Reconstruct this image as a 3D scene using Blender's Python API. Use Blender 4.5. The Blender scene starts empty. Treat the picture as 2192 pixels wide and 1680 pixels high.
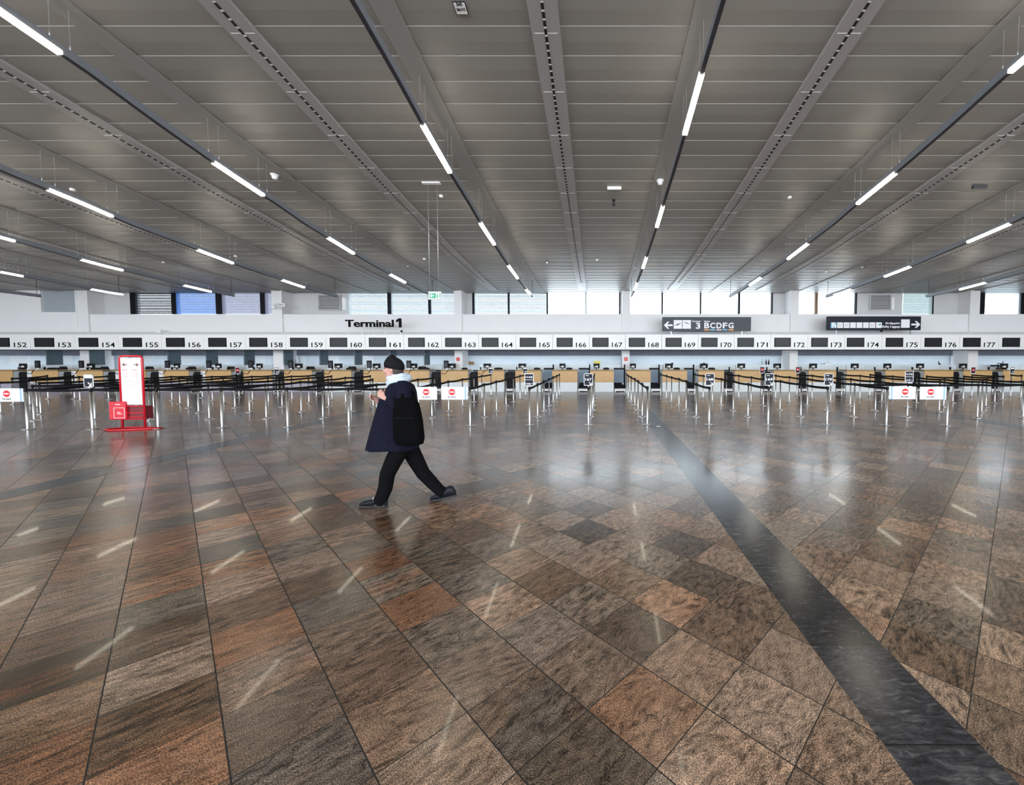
import bpy, bmesh, math, random
from mathutils import Vector, Matrix
random.seed(7)
SC = bpy.context.scene
COL = SC.collection

# ------------------------------------------------------------------ camera
F, CX, CY, HC = 875.0, 1280.0, 800.0, 1.70          # focal (px of 2192), principal point, eye height
TH = math.atan(37 / 875.0)
cam_d = bpy.data.cameras.new('camera'); cam = bpy.data.objects.new('camera', cam_d); COL.objects.link(cam)
cam.location = (0, 0, HC); cam.rotation_euler = (math.pi / 2 - TH, 0, 0)
cam_d.sensor_width = 36; cam_d.lens = F / 2192 * 36
cam_d.shift_x = (1096 - CX) / 2192; cam_d.shift_y = (CY - 840) / 2192
cam_d.clip_start = .05; cam_d.clip_end = 400
SC.camera = cam
# ------------------------------------------------------------------ world, light, exposure
W = bpy.data.worlds.new('sky'); SC.world = W; W.use_nodes = True
W.node_tree.nodes['Background'].inputs[0].default_value = (.86, .93, 1.0, 1)
W.node_tree.nodes['Background'].inputs[1].default_value = 6.0
SC.view_settings.view_transform = 'Standard'; SC.view_settings.look = 'None'
SC.view_settings.exposure = 0.22; SC.view_settings.gamma = 1; SC.view_settings.use_curve_mapping = False
LAMP_STRENGTH = 22.0

# ------------------------------------------------------------------ geometry helpers
def ray(x, y):
    u = (x - CX) / F; v = (CY - y) / F; c, s = math.cos(TH), math.sin(TH)
    return u, c + v * s, -s + v * c
def at(x, y, Y):            # point at depth Y seen at pixel
    a, b, d = ray(x, y); t = Y / b
    return Vector((a * t, Y, HC + d * t))
def ground(x, y):
    a, b, d = ray(x, y); t = -HC / d
    return Vector((a * t, b * t, 0))
def lerp(a, b, t): return a + (b - a) * t
def interp(tab, x):
    if x <= tab[0][0]:
        (x0, y0), (x1, y1) = tab[0], tab[1]
    elif x >= tab[-1][0]:
        (x0, y0), (x1, y1) = tab[-2], tab[-1]
    else:
        for (x0, y0), (x1, y1) in zip(tab, tab[1:]):
            if x0 <= x <= x1: break
    return y0 + (y1 - y0) * (x - x0) / (x1 - x0)
CEIL = [(-14, 7.9), (0, 5.66), (3, 5.2), (5.7, 4.775), (7.2, 4.54), (8.5, 4.335), (10.05, 4.12), (12.46, 3.85), (14.3, 3.64), (16.5, 3.48), (18.85, 3.36), (22, 3.245)]
HANG = [(-8, 6.2), (3, 4.5), (5, 4.2), (6, 4.03), (7, 3.81), (8.1, 3.61), (9.4, 3.43), (10.3, 3.27), (11.5, 3.14), (12.7, 3.0), (13.4, 2.93), (14.6, 2.84), (15.9, 2.745), (17, 2.67), (19, 2.62)]
def ceil_z(y): return HC + interp(CEIL, y)
def hang_z(y): return HC + interp(HANG, y)

class MB:
    def __init__(s): s.v = []; s.f = []; s.sm = []; s.uv = None
    def add(s, vs, fs, smooth=False):
        n = len(s.v); s.v += [tuple(p) for p in vs]
        for f in fs: s.f.append(tuple(i + n for i in f)); s.sm.append(smooth)
        return s
    def box(s, x0, x1, y0, y1, z0, z1):
        if x0 > x1: x0, x1 = x1, x0
        return s.add([(x0, y0, z0), (x1, y0, z0), (x1, y1, z0), (x0, y1, z0), (x0, y0, z1), (x1, y0, z1), (x1, y1, z1), (x0, y1, z1)],
              [(0, 3, 2, 1), (4, 5, 6, 7), (0, 1, 5, 4), (1, 2, 6, 5), (2, 3, 7, 6), (3, 0, 4, 7)])
    def obox(s, c, ax, ay, az):            # oriented box: centre and three half-axis vectors
        c, ax, ay, az = map(Vector, (c, ax, ay, az)); vs = []
        for k in (-1, 1):
            for i, j in ((-1, -1), (1, -1), (1, 1), (-1, 1)): vs.append(c + ax * i + ay * j + az * k)
        return s.add(vs, [(0, 3, 2, 1), (4, 5, 6, 7), (0, 1, 5, 4), (1, 2, 6, 5), (2, 3, 7, 6), (3, 0, 4, 7)])
    def cyl(s, p0, p1, r0, r1=None, n=12):
        return s.tube([p0, p1], [r0, r0 if r1 is None else r1], n)
    def tube(s, pts, rs, n=8, closed=False, sy=1.0):
        pts = [Vector(p) for p in pts]
        if not isinstance(rs, (list, tuple)): rs = [rs] * len(pts)
        N = len(pts); vs = []; up = None
        for i, p in enumerate(pts):
            if closed: d = pts[(i + 1) % N] - pts[i - 1]
            else: d = pts[min(i + 1, N - 1)] - pts[max(i - 1, 0)]
            d.normalize()
            if up is None:
                up = Vector((0, 0, 1)) if abs(d.z) < .9 else Vector((0, 1, 0))
            a = d.cross(up).normalized(); b = a.cross(d).normalized(); up = b
            for k in range(n):
                t = 2 * math.pi * k / n
                vs.append(p + (a * math.cos(t) + b * math.sin(t) * sy) * rs[i])
        fs = []
        for i in range(N if closed else N - 1):
            j = (i + 1) % N
            for k in range(n):
                l = (k + 1) % n
                fs.append((i * n + k, i * n + l, j * n + l, j * n + k))
        m = len(s.v); s.add(vs, fs, True)
        if not closed:
            s.f.append(tuple(m + k for k in reversed(range(n)))); s.sm.append(False)
            s.f.append(tuple(m + (N - 1) * n + k for k in range(n))); s.sm.append(False)
        return s
    def lathe(s, prof, c=(0, 0, 0), n=24, smooth=True):
        vs = []; fs = []
        for r, z in prof:
            for k in range(n):
                t = 2 * math.pi * k / n; vs.append((c[0] + r * math.cos(t), c[1] + r * math.sin(t), c[2] + z))
        for i in range(len(prof) - 1):
            for k in range(n):
                l = (k + 1) % n; fs.append((i * n + k, i * n + l, (i + 1) * n + l, (i + 1) * n + k))
        return s.add(vs, fs, smooth)
    def loft(s, rings, smooth=True, caps=True):
        n = len(rings[0]); vs = [p for r in rings for p in r]; fs = []
        for i in range(len(rings) - 1):
            for k in range(n):
                l = (k + 1) % n; fs.append((i * n + k, i * n + l, (i + 1) * n + l, (i + 1) * n + k))
        m = len(s.v); s.add(vs, fs, smooth)
        if caps:
            s.f.append(tuple(m + k for k in reversed(range(n)))); s.sm.append(smooth)
            s.f.append(tuple(m + (len(rings) - 1) * n + k for k in range(n))); s.sm.append(smooth)
        return s
    def prism(s, pts, y0, y1):             # polygon in XZ pushed from y0 to y1
        n = len(pts); vs = [(x, y0, z) for x, z in pts] + [(x, y1, z) for x, z in pts]
        fs = [tuple(range(n)), tuple(range(2 * n - 1, n - 1, -1))] + [(i, i + n, (i + 1) % n + n, (i + 1) % n) for i in range(n)]
        return s.add(vs, fs)
    def mesh(s, name, m, bevel=0):
        me = bpy.data.meshes.new(name); me.from_pydata(s.v, [], s.f); me.validate()
        if len(me.polygons) == len(s.sm): me.polygons.foreach_set('use_smooth', s.sm)
        bm = bmesh.new(); bm.from_mesh(me); bmesh.ops.recalc_face_normals(bm, faces=bm.faces); 
        if bevel: bmesh.ops.bevel(bm, geom=[e for e in bm.edges if e.is_manifold and e.calc_face_angle(0) > .6], offset=bevel, segments=2, affect='EDGES', profile=.5)
        bm.to_mesh(me); bm.free()
        if m: me.materials.append(m)
        return me
    def build(s, name, m, parent=None, bevel=0):
        return mk(name, s.mesh(name, m, bevel), parent)
def mk(name, me, parent=None):
    o = bpy.data.objects.new(name, me); COL.objects.link(o)
    if parent: o.parent = parent
    return o
def empty(name, loc=(0, 0, 0), rz=0):
    o = bpy.data.objects.new(name, None); COL.objects.link(o); o.location = loc; o.rotation_euler = (0, 0, rz)
    o.empty_display_size = .1
    return o
def tag(o, label=None, cat=None, group=None, kind=None):
    if label: o['label'] = label
    if cat: o['category'] = cat
    if group: o['group'] = group
    if kind: o['kind'] = kind
    return o
def struct(o, label=None, cat=None):
    return tag(o, label, cat, None, 'structure')
def B(x0, x1, y0, y1, z0, z1): return MB().box(x0, x1, y0, y1, z0, z1)

TXT = {}
def text_mesh(txt, w, h, m, depth=.004, bold=0.0):
    """lettering as a mesh facing -Y, lower left corner at the origin, scaled to w x h"""
    key = (txt, round(w, 4), round(h, 4), m.name, depth, bold)
    if key in TXT: return TXT[key]
    cu = bpy.data.curves.new('lettering', 'FONT'); cu.body = txt; cu.extrude = .5; cu.offset = bold; cu.resolution_u = 3
    ob = bpy.data.objects.new('lettering', cu); COL.objects.link(ob)
    dg = bpy.context.evaluated_depsgraph_get(); dg.update()
    me = bpy.data.meshes.new_from_object(ob.evaluated_get(dg)); bpy.data.objects.remove(ob); bpy.data.curves.remove(cu)
    xs = [v.co.x for v in me.vertices]; ys = [v.co.y for v in me.vertices]; zs = [v.co.z for v in me.vertices]
    if not xs: return me
    x0, y0, z0 = min(xs), min(ys), min(zs); kx = w / (max(xs) - x0); ky = h / (max(ys) - y0); kz = depth / max(1e-6, max(zs) - z0)
    for v in me.vertices:
        x, y, z = v.co; v.co = ((x - x0) * kx, -(z - z0) * kz, (y - y0) * ky)
    me.materials.clear(); me.materials.append(m); TXT[key] = me
    return me
def text(name, txt, x, y, z, w, h, m, parent, depth=.004, bold=0.0):
    o = mk(name, text_mesh(txt, w, h, m, depth, bold), parent); o.location = (x, y, z)
    return o

# ------------------------------------------------------------------ materials
def mat(name, col, rough=.5, metal=0, emit=None, es=0, spec=None):
    m = bpy.data.materials.new(name); m.use_nodes = True; b = m.node_tree.nodes['Principled BSDF']
    b.inputs['Base Color'].default_value = (*col, 1); b.inputs['Roughness'].default_value = rough; b.inputs['Metallic'].default_value = metal
    if spec is not None: b.inputs['Specular IOR Level'].default_value = spec
    if emit: b.inputs['Emission Color'].default_value = (*emit, 1); b.inputs['Emission Strength'].default_value = es
    return m
class NT:
    def __init__(s, m): s.t = m.node_tree; s.b = m.node_tree.nodes['Principled BSDF']
    def n(s, typ, **kw):
        x = s.t.nodes.new(typ)
        for k, v in kw.items():
            if k.startswith('i'): x.inputs[int(k[1:])].default_value = v
            else: setattr(x, k, v)
        return x
    def l(s, a, b): s.t.links.new(a, b)
    def m(s, op, a, b=None, c=None):
        x = s.t.nodes.new('ShaderNodeMath'); x.operation = op
        for i, q in enumerate((a, b, c)):
            if q is None: continue
            if isinstance(q, (int, float)): x.inputs[i].default_value = q
            else: s.l(q, x.inputs[i])
        return x.outputs[0]
    def mix(s, fac, a, b, bt='MIX'):
        x = s.t.nodes.new('ShaderNodeMix'); x.data_type = 'RGBA'; x.blend_type = bt
        for i, q in ((0, fac), (6, a), (7, b)):
            if isinstance(q, (int, float)): x.inputs[i].default_value = q
            elif isinstance(q, tuple): x.inputs[i].default_value = (*q, 1)
            else: s.l(q, x.inputs[i])
        return x.outputs[2]
    def ramp(s, fac, stops, interp='LINEAR'):
        x = s.t.nodes.new('ShaderNodeValToRGB'); r = x.color_ramp; r.interpolation = interp
        while len(r.elements) < len(stops): r.elements.new(.5)
        for e, (p, c) in zip(r.elements, stops): e.position = p; e.color = (*c, 1)
        s.l(fac, x.inputs[0]); return x.outputs[0]
def noisy(name, col, rough=.5, metal=0, amt=.08, scale=6.0, spec=None):
    m = mat(name, col, rough, metal, spec=spec if spec is not None else (.12 if max(col) < .03 else .5)); q = NT(m)
    tc = q.n('ShaderNodeTexCoord'); no = q.n('ShaderNodeTexNoise', i2=scale, i3=4.0); q.l(tc.outputs['Object'], no.inputs[0])
    c = q.ramp(no.outputs[0], [(.3, tuple(v * (1 - amt) for v in col)), (.7, tuple(min(1, v * (1 + amt)) for v in col))])
    q.l(c, q.b.inputs['Base Color']); return m

def floor_material():
    m = mat('granite_tiles', (.3, .2, .15), .22, spec=.6); q = NT(m)
    geo = q.n('ShaderNodeNewGeometry'); sp = q.n('ShaderNodeSeparateXYZ'); q.l(geo.outputs['Position'], sp.inputs[0])
    X, Y = sp.outputs[0], sp.outputs[1]
    right = q.m('GREATER_THAN', X, 1.47)
    def lin(ax, ay, bx, by):
        p = q.m('ADD', q.m('MULTIPLY', X, ax), q.m('MULTIPLY', Y, ay)); r = q.m('ADD', q.m('MULTIPLY', X, bx), q.m('MULTIPLY', Y, by))
        return q.m('ADD', q.m('MULTIPLY', p, q.m('SUBTRACT', 1, right)), q.m('MULTIPLY', r, right))
    S = .407
    c1, s1 = math.cos(math.radians(46.2)), math.sin(math.radians(46.2)); c2, s2 = math.cos(math.radians(44.2)), math.sin(math.radians(44.2))
    pa = lin(c1, s1, c2, s2); pb = lin(-s1, c1, -s2, c2)
    u = q.m('DIVIDE', q.m('SUBTRACT', pa, q.m('ADD', .1137, q.m('MULTIPLY', right, .19))), S)
    v = q.m('DIVIDE', q.m('SUBTRACT', pb, q.m('SUBTRACT', .129, q.m('MULTIPLY', right, .014))), S)
    cu_, cv_ = q.m('FLOOR', u), q.m('FLOOR', v)
    comb = q.n('ShaderNodeCombineXYZ'); q.l(cu_, comb.inputs[0]); q.l(cv_, comb.inputs[1]); q.l(right, comb.inputs[2])
    wn = q.n('ShaderNodeTexWhiteNoise', noise_dimensions='3D'); q.l(comb.outputs[0], wn.inputs['Vector'])
    rs = q.n('ShaderNodeSeparateColor'); q.l(wn.outputs['Color'], rs.inputs[0]); r1, r2, r3 = rs.outputs[0], rs.outputs[1], rs.outputs[2]
    # joints
    def edge(t):
        f = q.m('FRACT', t); return q.m('MINIMUM', f, q.m('SUBTRACT', 1, f))
    e = q.m('MINIMUM', edge(u), q.m('MULTIPLY', edge(v), 1.25)); joint = q.m('LESS_THAN', e, .0075)
    # veins: coordinates stretched along the slab grain, swirled more towards the right of the hall
    swirl = q.n('ShaderNodeMapRange'); q.l(X, swirl.inputs[0]); swirl.inputs[1].default_value = -3.0; swirl.inputs[2].default_value = 1.5
    swirl.inputs[3].default_value = .12; swirl.inputs[4].default_value = 1.0
    off = q.m('MULTIPLY', r1, 37.0)
    vc = q.n('ShaderNodeCombineXYZ')
    stretch = q.m('ADD', 1.1, q.m('MULTIPLY', swirl.outputs[0], 1.6))
    q.l(q.m('ADD', q.m('MULTIPLY', pa, stretch), off), vc.inputs[0]); q.l(q.m('ADD', q.m('MULTIPLY', pb, 6.5), q.m('MULTIPLY', pa, q.m('SUBTRACT', r2, .35))), vc.inputs[1]); q.l(q.m('MULTIPLY', r3, 9.0), vc.inputs[2])
    warp = q.n('ShaderNodeTexNoise', i2=.55, i3=2.0); q.l(vc.outputs[0], warp.inputs[0])
    wv = q.n('ShaderNodeVectorMath', operation='SCALE'); q.l(warp.outputs['Color'], wv.inputs[0]); q.l(q.m('MULTIPLY', swirl.outputs[0], q.m('ADD', .5, q.m('MULTIPLY', r2, 3.2))), wv.inputs['Scale'])
    va = q.n('ShaderNodeVectorMath', operation='ADD'); q.l(vc.outputs[0], va.inputs[0]); q.l(wv.outputs[0], va.inputs[1])
    n1 = q.n('ShaderNodeTexNoise', i2=4.2, i3=8.0, i4=.68); q.l(va.outputs[0], n1.inputs[0])
    wn2 = q.n('ShaderNodeTexWhiteNoise', noise_dimensions='3D'); of2 = q.n('ShaderNodeVectorMath', operation='ADD', i1=(17.3, 5.1, 3.7)); q.l(comb.outputs[0], of2.inputs[0]); q.l(of2.outputs[0], wn2.inputs['Vector'])
    r4 = wn2.outputs['Value']
    vn = q.n('ShaderNodeTexNoise', i2=1.5, i3=5.0, i4=.55); q.l(va.outputs[0], vn.inputs[0])
    vein = q.m('ABSOLUTE', q.m('SUBTRACT', q.m('FRACT', q.m('MULTIPLY', vn.outputs[0], q.m('ADD', 5.0, q.m('MULTIPLY', r4, 9.0)))), .5))
    vmask = q.n('ShaderNodeTexNoise', i2=2.2, i3=2.0); q.l(vc.outputs[0], vmask.inputs[0])
    n2 = q.n('ShaderNodeTexNoise', i2=.9, i3=3.0); q.l(vc.outputs[0], n2.inputs[0])
    gr = q.n('ShaderNodeTexNoise', i2=170.0, i3=3.0, i4=.75); q.l(geo.outputs['Position'], gr.inputs[0])
    base = q.ramp(r1, [(0, (.240, .160, .120)), (.15, (.290, .235, .205)), (.28, (.170, .105, .062)), (.40, (.270, .190, .150)), (.54, (.200, .185, .165)), (.64, (.300, .150, .080)), (.74, (.250, .195, .170)), (.85, (.085, .055, .032)), (.92, (.160, .155, .160))], 'CONSTANT')
    rust = q.ramp(r2, [(0, (.36, .14, .055)), (.4, (.29, .20, .13)), (.7, (.32, .25, .225)), (1, (.19, .16, .11))])
    col = q.mix(q.m('MULTIPLY', q.ramp(n2.outputs[0], [(.45, (0, 0, 0)), (.62, (1, 1, 1))]), q.m('MULTIPLY', r3, .7)), base, rust)
    # paler, greyer tiles towards the right; part of the lift imitates floor sheen
    col = q.mix(q.m('MULTIPLY', swirl.outputs[0], .5), col, (.42, .35, .285))
    col = q.mix(1.0, col, q.ramp(r4, [(0, (.50, .49, .47)), (.5, (.95, .95, .95)), (1, (1.45, 1.43, 1.42))]), 'MULTIPLY')
    dark = q.ramp(n1.outputs[0], [(.36, (.12, .11, .10)), (.45, (.66, .64, .62)), (.54, (1.12, 1.1, 1.08)), (.66, (1.7, 1.62, 1.55))])
    col = q.mix(q.m('ADD', .45, q.m('MULTIPLY', r3, .5)), col, q.mix(1.0, col, dark, 'MULTIPLY'))
    wv_c = q.ramp(vein, [(0, (.20, .19, .185)), (.05, (.42, .41, .40)), (.12, (1, 1, 1)), (1, (1.1, 1.1, 1.1))])
    col = q.mix(q.ramp(vmask.outputs[0], [(.40, (.10, .10, .10)), (.60, (.95, .95, .95))]), col, q.mix(1.0, col, wv_c, 'MULTIPLY'))
    gr_c = q.ramp(gr.outputs[0], [(.38, (.15, .15, .15)), (.5, (1, 1, 1)), (.62, (2.6, 2.5, 2.4))])
    col = q.mix(.9, col, q.mix(1.0, col, gr_c, 'MULTIPLY'))
    col = q.mix(1.0, col, (.60, .535, .485), 'MULTIPLY')
    col = q.mix(joint, col, (.006, .005, .005))
    q.l(col, q.b.inputs['Base Color'])
    ro = q.m('ADD', .15, q.m('MULTIPLY', n1.outputs[0], .16)); q.l(q.m('ADD', ro, q.m('MULTIPLY', joint, .5)), q.b.inputs['Roughness'])
    q.b.inputs['Coat Weight'].default_value = .07; q.b.inputs['Coat Roughness'].default_value = .035
    bp = q.n('ShaderNodeBump', i0=.10, i1=.004); q.l(q.m('ADD', n1.outputs[0], q.m('MULTIPLY', gr.outputs[0], .4)), bp.inputs['Height']); q.l(bp.outputs[0], q.b.inputs['Normal'])
    return m
def strip_material():
    m = mat('dark_granite', (.05, .05, .055), .2); q = NT(m)
    geo = q.n('ShaderNodeNewGeometry'); sp = q.n('ShaderNodeSeparateXYZ'); q.l(geo.outputs['Position'], sp.inputs[0])
    seg = q.m('DIVIDE', q.m('ADD', sp.outputs[1], .14), .62); f = q.m('FRACT', seg); e = q.m('MINIMUM', f, q.m('SUBTRACT', 1, f)); joint = q.m('LESS_THAN', e, .006)
    wn = q.n('ShaderNodeTexWhiteNoise', noise_dimensions='1D'); q.l(q.m('FLOOR', seg), wn.inputs['W'])
    mp = q.n('ShaderNodeMapping', i3=(5.0, 16.0, 1)); q.l(geo.outputs['Position'], mp.inputs[0])
    no = q.n('ShaderNodeTexNoise', i2=1.6, i3=8.0, i4=.65); no.inputs['Distortion'].default_value = 1.6; q.l(mp.outputs[0], no.inputs[0])
    c = q.ramp(no.outputs[0], [(.36, (.014, .014, .017)), (.52, (.032, .032, .038)), (.60, (.055, .055, .062)), (.70, (.12, .115, .115))])
    c = q.mix(1.0, c, q.ramp(wn.outputs[0], [(0, (.8, .8, .8)), (1, (1.35, 1.35, 1.35))]), 'MULTIPLY')
    c = q.mix(joint, c, (.008, .008, .008)); q.l(c, q.b.inputs['Base Color'])
    q.l(q.m('ADD', .12, q.m('MULTIPLY', no.outputs[0], .18)), q.b.inputs['Roughness'])
    return m
def wood_material():
    m = mat('oak_veneer', (.62, .42, .22), .4); q = NT(m); tc = q.n('ShaderNodeTexCoord')
    mp = q.n('ShaderNodeMapping', i3=(1.2, 4.0, 16.0)); q.l(tc.outputs['Object'], mp.inputs[0])
    no = q.n('ShaderNodeTexNoise', i2=2.0, i3=6.0, i4=.6); no.inputs['Distortion'].default_value = .6; q.l(mp.outputs[0], no.inputs[0])
    q.l(q.ramp(no.outputs[0], [(.3, (.52, .30, .115)), (.5, (.64, .40, .175)), (.72, (.72, .48, .24))]), q.b.inputs['Base Color']); return m
def slot_material():        # a dark slot crossed by light bridges
    m = mat('slot_diffuser', (.02, .02, .02), .6); q = NT(m)
    geo = q.n('ShaderNodeNewGeometry'); sp = q.n('ShaderNodeSeparateXYZ'); q.l(geo.outputs['Position'], sp.inputs[0])
    f = q.m('FRACT', q.m('DIVIDE', sp.outputs[1], .12)); br = q.m('LESS_THAN', f, .24)
    q.l(q.mix(br, (.008, .008, .01), (.75, .75, .75)), q.b.inputs['Base Color']); return m

M = dict(
    floor=floor_material(), strip=strip_material(), wood=wood_material(), slot=slot_material(),
    ceiling=noisy('ceiling_panel_metal', (.265, .252, .236), .42, amt=.02, scale=1.5),
    band=noisy('ceiling_band_metal', (.275, .262, .248), .45, amt=.02, scale=1.5),
    tray=noisy('trough_metal', (.325, .312, .312), .4, amt=.02, scale=2),
    wall=noisy('white_wall_paint', (.82, .82, .83), .6, amt=.015, scale=1.5),
    wall_side=noisy('pale_wall_paint', (.76, .76, .78), .7, amt=.02, scale=1.2),
    grey=noisy('grey_render', (.60, .60, .61), .7, amt=.03, scale=3),
    panelgrey=noisy('blue_grey_panel', (.36, .40, .44), .6, amt=.03, scale=3),
    backwall=noisy('pale_blue_wall', (.66, .74, .80), .5, amt=.03, scale=2.5),
    backtop=noisy('shaded_blue_grey_bulkhead', (.17, .185, .235), .6, amt=.06, scale=3),
    fin=noisy('steel_blue_partition', (.10, .145, .175), .5, amt=.06, scale=3),
    pane_white=noisy('frosted_panel', (.74, .79, .82), .35, amt=.03, scale=2),
    cabinet=noisy('white_laminate', (.78, .83, .86), .35, amt=.015, scale=3),
    soffit=noisy('soffit', (.30, .31, .34), .6, amt=.03),
    fascia=noisy('white_fascia', (.86, .86, .87), .35, amt=.01, scale=2),
    screen=mat('dark_screen', (.010, .011, .016), .3, spec=.25), bezel=mat('screen_bezel', (.004, .004, .004), .5, spec=.1),
    black=noisy('black_plastic', (.012, .012, .013), .45, amt=.1), ink=mat('black_lettering', (.003, .003, .003), .6, spec=.1),
    rubber=noisy('black_rubber', (.014, .014, .015), .7, amt=.15, scale=30), tape=noisy('black_webbing', (.008, .008, .009), .7, amt=.1, scale=60),
    steel=noisy('brushed_steel', (.52, .53, .55), .26, 1.0, amt=.05, scale=20), steel_dark=noisy('dull_steel', (.40, .41, .43), .35, 1.0, amt=.05, scale=12),
    chrome=mat('polished_steel', (.80, .81, .83), .12, 1.0),
    belt_edge=noisy('pale_metal_trim', (.74, .76, .78), .35, .3, amt=.03),
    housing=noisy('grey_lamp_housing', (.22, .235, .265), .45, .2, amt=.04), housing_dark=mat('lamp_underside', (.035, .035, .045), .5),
    lamp=mat('lamp_diffuser', (1, .97, .88), .5, emit=(1, .93, .74), es=LAMP_STRENGTH),
    cable=mat('steel_wire', (.55, .55, .55), .4, .6), cable_dark=mat('dark_wire', (.05, .05, .06), .5),
    white=noisy('white_plastic', (.85, .86, .87), .4, amt=.01), white_sign=mat('white_sign_face', (.86, .87, .89), .4),
    blue_edge=mat('pale_blue_edge', (.35, .52, .66), .4),
    red=noisy('red_paint', (.62, .012, .03), .35, amt=.05), red_dark=noisy('dark_red_metal', (.17, .008, .014), .5, amt=.1), redsign=mat('no_entry_red', (.68, .015, .02), .5),
    slate=noisy('dark_sign_face', (.030, .034, .050), .35, amt=.06, spec=.3), navy=mat('navy_sign_face', (.008, .010, .022), .4, spec=.2),
    green=mat('exit_green', (.01, .36, .20), .5), frame=mat('black_window_frame', (.005, .005, .008), .5, spec=.15), brown=mat('brown_window_frame', (.16, .09, .045), .5),
    blind=noisy('white_blind_slat', (.66, .78, .84), .5, amt=.02), blind_blue=noisy('blue_blind_slat', (.10, .26, .66), .55, amt=.03), blind_lilac=noisy('lilac_blind_slat', (.30, .30, .42), .55, amt=.03),
    blind_teal=noisy('teal_grey_blind_slat', (.45, .56, .56), .55, amt=.03),
    shutter=noisy('blue_grey_shutter', (.30, .40, .52), .45, amt=.05), lilac=mat('lilac_plinth', (.44, .42, .52), .6),
    orange=mat('orange_bar', (.85, .35, .12), .5), yellow=mat('yellow_print', (.85, .72, .12), .5), sky=mat('sky_blue_print', (.20, .52, .75), .5), pink=mat('pale_pink_bar', (.8, .62, .62), .5),
    grey_arrow=mat('grey_print', (.35, .33, .36), .6), carton=noisy('brown_carton', (.30, .16, .07), .8, amt=.1), clear=mat('pale_bottle', (.45, .55, .62), .2), dark_bottle=mat('dark_bottle', (.03, .012, .012), .2),
    coat=noisy('navy_wool', (.0075, .0080, .018), .95, amt=.25, scale=40, spec=.1), trouser=noisy('black_trouser_cloth', (.003, .003, .004), .95, amt=.2, scale=40),
    skin=noisy('skin', (.52, .28, .23), .55, amt=.06, scale=30), hat=noisy('black_knit', (.010, .010, .012), .95, amt=.3, scale=120), scarf=noisy('pale_blue_scarf', (.55, .64, .74), .85, amt=.12, scale=50),
    bag=noisy('black_bag_fabric', (.0025, .0025, .003), .9, amt=.2, scale=60, spec=.05), shoe=noisy('black_shoe_leather', (.012, .013, .018), .35, amt=.15, scale=30), sole=mat('shoe_sole', (.03, .03, .035), .6), hair=noisy('dark_hair', (.05, .04, .035), .7, amt=.3, scale=80),
    eye=mat('eye', (.08, .05, .04), .2), lip=mat('lip', (.38, .14, .13), .5),
)
def glass_material():
    m = bpy.data.materials.new('window_glass'); m.use_nodes = True; t = m.node_tree; t.nodes.clear()
    o = t.nodes.new('ShaderNodeOutputMaterial'); a = t.nodes.new('ShaderNodeBsdfTransparent'); g = t.nodes.new('ShaderNodeBsdfGlossy'); x = t.nodes.new('ShaderNodeMixShader')
    a.inputs[0].default_value = (.94, .97, .98, 1); g.inputs['Roughness'].default_value = .02; x.inputs[0].default_value = .06
    t.links.new(a.outputs[0], x.inputs[1]); t.links.new(g.outputs[0], x.inputs[2]); t.links.new(x.outputs[0], o.inputs[0]); return m
M['glass'] = glass_material()

# ================================================================== THE SETTING
XL, XR, YB, YF = -36.0, 30.0, -14.0, 21.3
struct(MB().add([(XL, YB, 0), (XR, YB, 0), (XR, YF, 0), (XL, YF, 0)], [(0, 1, 2, 3)]).build('floor', M['floor']), 'polished granite tile floor laid diagonally in browns and greys')
for i, x in enumerate((-7.5, 1.255, 10.0)):
    struct(B(x, x + .42, YB, 19.0, -.01, .0015).build('trim_%d' % (i + 1), M['strip']), ['dark granite strip in the floor at left', 'dark granite strip crossing the floor at right', 'dark granite strip under the far right barriers'][i])
PW = .475; Y0 = 6.05
band_w = .20
# ceiling of long overlapping sheets; a lip faces the hall at every joint
cm = MB(); k = math.floor((YB - Y0) / PW); ys = []
while Y0 + k * PW < YF + .2: ys.append(Y0 + k * PW); k += 1
for a, b in zip(ys, ys[1:]):
    za, zb = ceil_z(a) - .005, ceil_z(b) + .006; zm = (za + zb) / 2 - .006
    m_ = (a + b) / 2
    cm.add([(XL, a, za), (XR, a, za), (XR, m_, zm), (XL, m_, zm), (XR, b, zb), (XL, b, zb), (XL, b, ceil_z(b) - .005), (XR, b, ceil_z(b) - .005)], [(0, 1, 2, 3), (3, 2, 4, 5), (5, 4, 7, 6)])
struct(cm.build('ceiling', M['ceiling']), 'curved ceiling of long overlapping grey metal sheets')
TROUGHS = [-.75 + 4.375 * k for k in range(-7, 7)]
PENDX = [-2.90 + 4.375 * k for k in range(-7, 6)]
def ribbon(x0, x1, ya, yb, dz, n=40, th=.02):
    q = MB(); vs = []; N = n
    for i in range(N + 1):
        y = lerp(ya, yb, i / N); z = ceil_z(y) + dz; vs += [(x0, y, z), (x1, y, z), (x1, y, z + th), (x0, y, z + th)]
    fs = []
    for i in range(N):
        a = i * 4; b = a + 4; fs += [(a, a + 1, b + 1, b), (a + 1, a + 2, b + 2, b + 1), (a + 3, a, b, b + 3)]
    fs += [(0, 3, 2, 1), (N * 4, N * 4 + 1, N * 4 + 2, N * 4 + 3)]
    return q.add(vs, fs)
ORD = ['first', 'second', 'third', 'fourth', 'fifth', 'sixth', 'seventh', 'eighth', 'ninth', 'tenth', 'eleventh', 'twelfth', 'thirteenth', 'fourteenth']
ti = 0
for x in PENDX:
    ti += 1
    struct(ribbon(x - .17, x + .17, YB, YF - .1, -.028).build('trim_%d' % (ti + 3), M['band']), 'smooth metal band in the ceiling above a pendant lamp line')
vis_tr = [x for x in TROUGHS if x > -33]
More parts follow.
